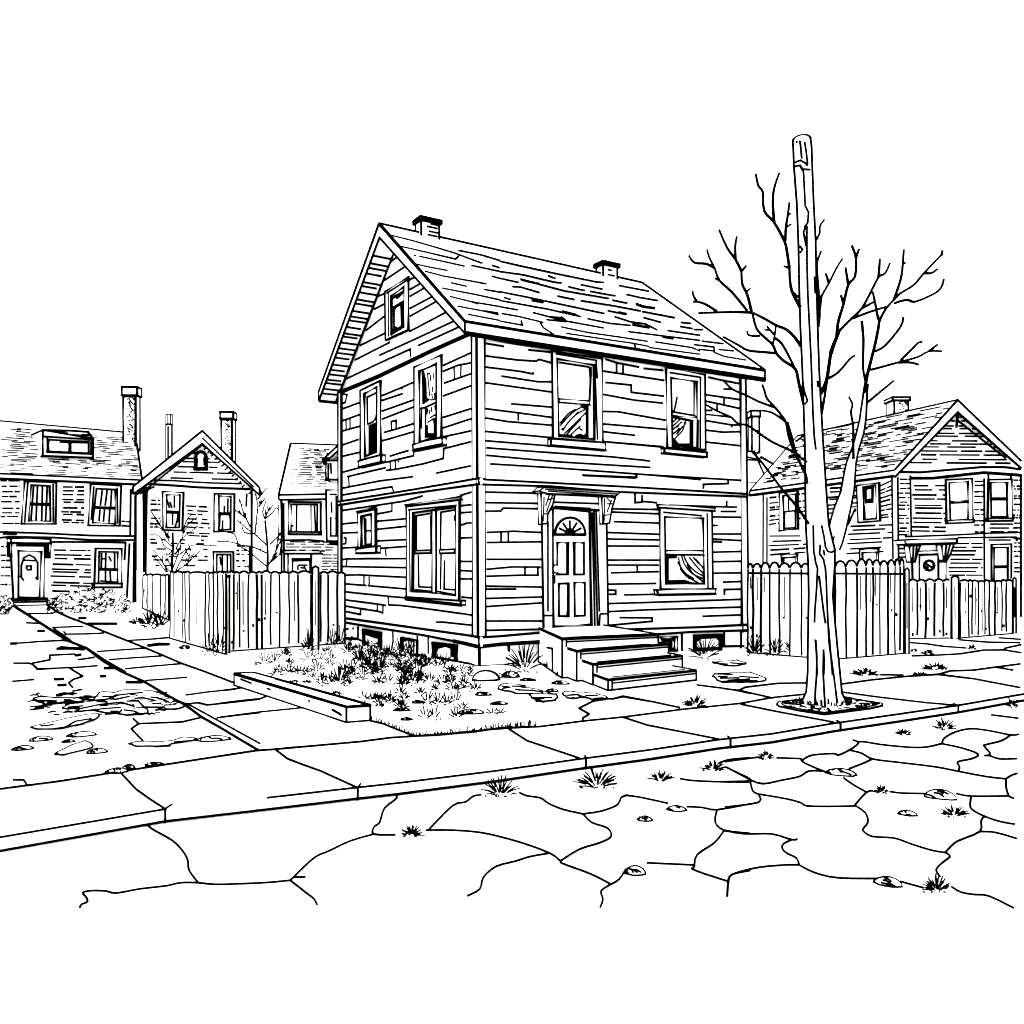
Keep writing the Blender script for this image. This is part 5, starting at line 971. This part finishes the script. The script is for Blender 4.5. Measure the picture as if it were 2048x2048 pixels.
BR = [
 ('H', 21, 4.6, [[7,(865,1600),(900,1520),(915,1430),(930,1340),(965,1250),(985,1215),(1050,1150)],[9,(925,1360),(945,1300),(975,1230)],[(1050,1150),(1110,1090),(1165,990),(1210,905),(1250,880),(1278,820)],[(1210,905),(1218,795)],[(1110,1090),(1195,1045)],[(1055,1150),(1160,1110),(1275,1075)],[5.5,(960,1270),(970,1170),(1000,1070),(1030,950),(1070,900),(1075,790),(1050,715)],[(1075,790),(1095,735)],[(1030,950),(1013,845)],[(1000,1055),(985,1010)],[(905,1510),(970,1470),(1040,1390),(1072,1370)],[(870,1720),(885,1640),(905,1520)]]),
 ('H', 22, 4.2, [[(862,1090),(866,1050),(875,1010),(915,940),(960,850),(995,795)],[(915,940),(895,880)]]),
 ('H', 23, 4.2, [[(852,1200),(860,1090),(843,850),(850,800),(868,750)],[(845,830),(832,790)]]),
 ('H', 24, 4.0, [[(832,695),(850,665),(860,640),(862,600),(888,562)]]),
 ('H', 25, 5.0, [[6,(745,1085),(700,1000),(685,940),(680,850)],[(680,850),(665,750),(650,690),(590,580),(530,510),(522,400),(495,360),(480,290)],[(590,580),(582,480),(585,400),(600,340),(620,285)],[(655,690),(660,600),(670,540),(680,460)],[3.4,(665,605),(692,588)],[3.4,(668,540),(688,525)],[3.4,(683,852),(645,838)],[3.4,(690,985),(742,1030)]]),
 ('H', 26, 4.6, [[6,(748,1315),(710,1260),(660,1215),(600,1190),(530,1150),(460,1115)],[(460,1115),(330,1112),(137,1118)],[(250,1108),(180,1065),(130,1050),(105,1053)],[(130,1050),(110,1015),(104,985)],[(430,1105),(340,995),(265,925),(235,850),(205,790),(190,740)],[3.4,(265,925),(235,910)],[(235,850),(185,825),(115,818),(82,775)],[5.4,(455,1110),(430,1010),(400,945),(395,870)],[(395,870),(360,800),(310,730),(262,622)],[(360,800),(358,720),(368,662)],[(395,870),(425,835)],[3,(425,990),(450,970)]]),
 ('H', 27, 4.6, [[5.4,(765,1660),(735,1530),(715,1450),(650,1405),(605,1360),(580,1305),(530,1260),(485,1210),(460,1120)],[3.6,(580,1305),(590,1265),(600,1195)],[(590,1265),(635,1300),(690,1400),(715,1450)],[(605,1357),(530,1350),(435,1340),(380,1310),(285,1258)],[3.4,(505,1255),(440,1250),(428,1222)],[3.4,(588,1245),(545,1195)],[3.4,(560,1220),(530,1215)]]),
 ('I', 28, 4.6, [[5,(455,640),(440,560),(370,420),(330,310),(310,215),(240,120),(185,60),(165,0),(150,-40)],[(320,215),(355,330),(385,430),(455,490)],[3.6,(310,215),(220,155),(150,140)],[3.4,(380,350),(440,305)]]),
 ('H', 29, 3.8, [[(595,1680),(500,1645),(420,1605),(340,1570),(285,1515)],[(340,1570),(287,1570)]]),
 ('H', 30, 4.0, [[(690,1935),(580,1885),(490,1825),(430,1785),(375,1775),(330,1735),(250,1700),(180,1660)],[3,(250,1700),(250,1660)],[3,(330,1735),(180,1720)]]),
 ('I', 31, 4.0, [[(467,910),(380,785),(290,680),(200,560),(130,470),(80,420)],[(140,455),(230,505)]]),
]
for c, sd, w0, l in BR:
    m = MB(); twigs(m, l, c, TY-.02, sd, w0); m.build('branch', tree)
# soil bed round the tree
m = MB(); bedp = T('N', [(332,517),(345,502),(480,485),(560,475),(770,470),(830,482),(1012,512),(1015,525),(930,545),(640,582),(480,558),(350,530)])
B_ = [GR.at(p, .0) for p in bedp]
if sum(B_[i].x*B_[(i+1) % len(B_)].y-B_[(i+1) % len(B_)].x*B_[i].y for i in range(len(B_))) < 0: B_.reverse()
m.solid([p+V((0, 0, .012)) for p in B_], (0, 0, -.012), 3.2)
ins_ = [lerp(p, sum(B_, V((0, 0, 0)))/len(B_), .1)+V((0, 0, .022)) for p in B_]; m.line(ins_, 1.2, True)
rnd = random.Random(12); cen = sum(B_, V((0, 0, 0)))/len(B_)
for i in range(230):
    a = rnd.choice(range(len(B_))); p = lerp(cen, lerp(B_[a], B_[(a+1) % len(B_)], rnd.random()), math.sqrt(rnd.random())*.92)+V((0, 0, .024)); l = rnd.uniform(.01, .06)
    m.line([p, p+V((l, rnd.uniform(-.02, .02), 0))], rnd.choice((.6, 1, 1.6)), n=4)
for i in range(34):
    a = rnd.uniform(3.0, 6.4); p = tb+V((math.cos(a)*rnd.uniform(.24, .36), math.sin(a)*rnd.uniform(.24, .36), .02)); blade(m, p, rnd.uniform(0, 6.28), rnd.uniform(.03, .11), rnd.uniform(.01, .04), 1.4)
tag(m.build('soil_bed'), 'flat diamond-shaped soil bed round the foot of the street tree', 'tree bed')

# ------------------------------------------------------------------ sky, sun, camera
w = bpy.data.worlds.new('World'); sc.world = w; w.use_nodes = True
nt = w.node_tree; bg = nt.nodes['Background']; sky = nt.nodes.new('ShaderNodeTexSky'); sky.sky_type = 'NISHITA'
sky.sun_disc = False; sky.sun_elevation = math.radians(58); sky.sun_rotation = math.radians(205); sky.air_density = .6; sky.dust_density = 6.0; sky.ozone_density = .4
hs = nt.nodes.new('ShaderNodeHueSaturation'); hs.inputs['Saturation'].default_value = 0.0; nt.links.new(sky.outputs[0], hs.inputs['Color'])   # a closed white cloud cover
ov_ = nt.nodes.new('ShaderNodeMix'); ov_.data_type = 'RGBA'; ov_.inputs['Factor'].default_value = .9;
nt.links.new(hs.outputs['Color'], [i for i in ov_.inputs if i.name == 'A' and i.type == 'RGBA'][0])
[i for i in ov_.inputs if i.name == 'B' and i.type == 'RGBA'][0].default_value = (10, 10, 10, 1)
nt.links.new([o for o in ov_.outputs if o.type == 'RGBA'][0], bg.inputs[0]); bg.inputs[1].default_value = .1
sun = bpy.data.lights.new('sun', 'SUN'); sun.energy = .6; sun.angle = math.radians(90); sun.color = (1, .98, .95)
so = bpy.data.objects.new('sun', sun); COL.objects.link(so); so.rotation_euler = (math.radians(32), 0, math.radians(-25)); so.location = (0, 0, 30)
cam = bpy.data.cameras.new('camera'); co = bpy.data.objects.new('camera', cam); COL.objects.link(co)
co.location = CAM; co.rotation_euler = (math.pi/2, 0, 0); cam.sensor_width = 36; cam.lens = 36*F/2048; cam.shift_y = (HY-1024)/2048; cam.clip_end = 3000; cam.clip_start = .05
sc.camera = co
sc.view_settings.view_transform = 'Standard'; sc.view_settings.look = 'None'; sc.view_settings.exposure = 1.9; sc.view_settings.gamma = 1
sc.cycles.max_bounces = 8; sc.cycles.diffuse_bounces = 6
sc.cycles.pixel_filter_type = 'BLACKMAN_HARRIS'; sc.cycles.filter_width = 1.2
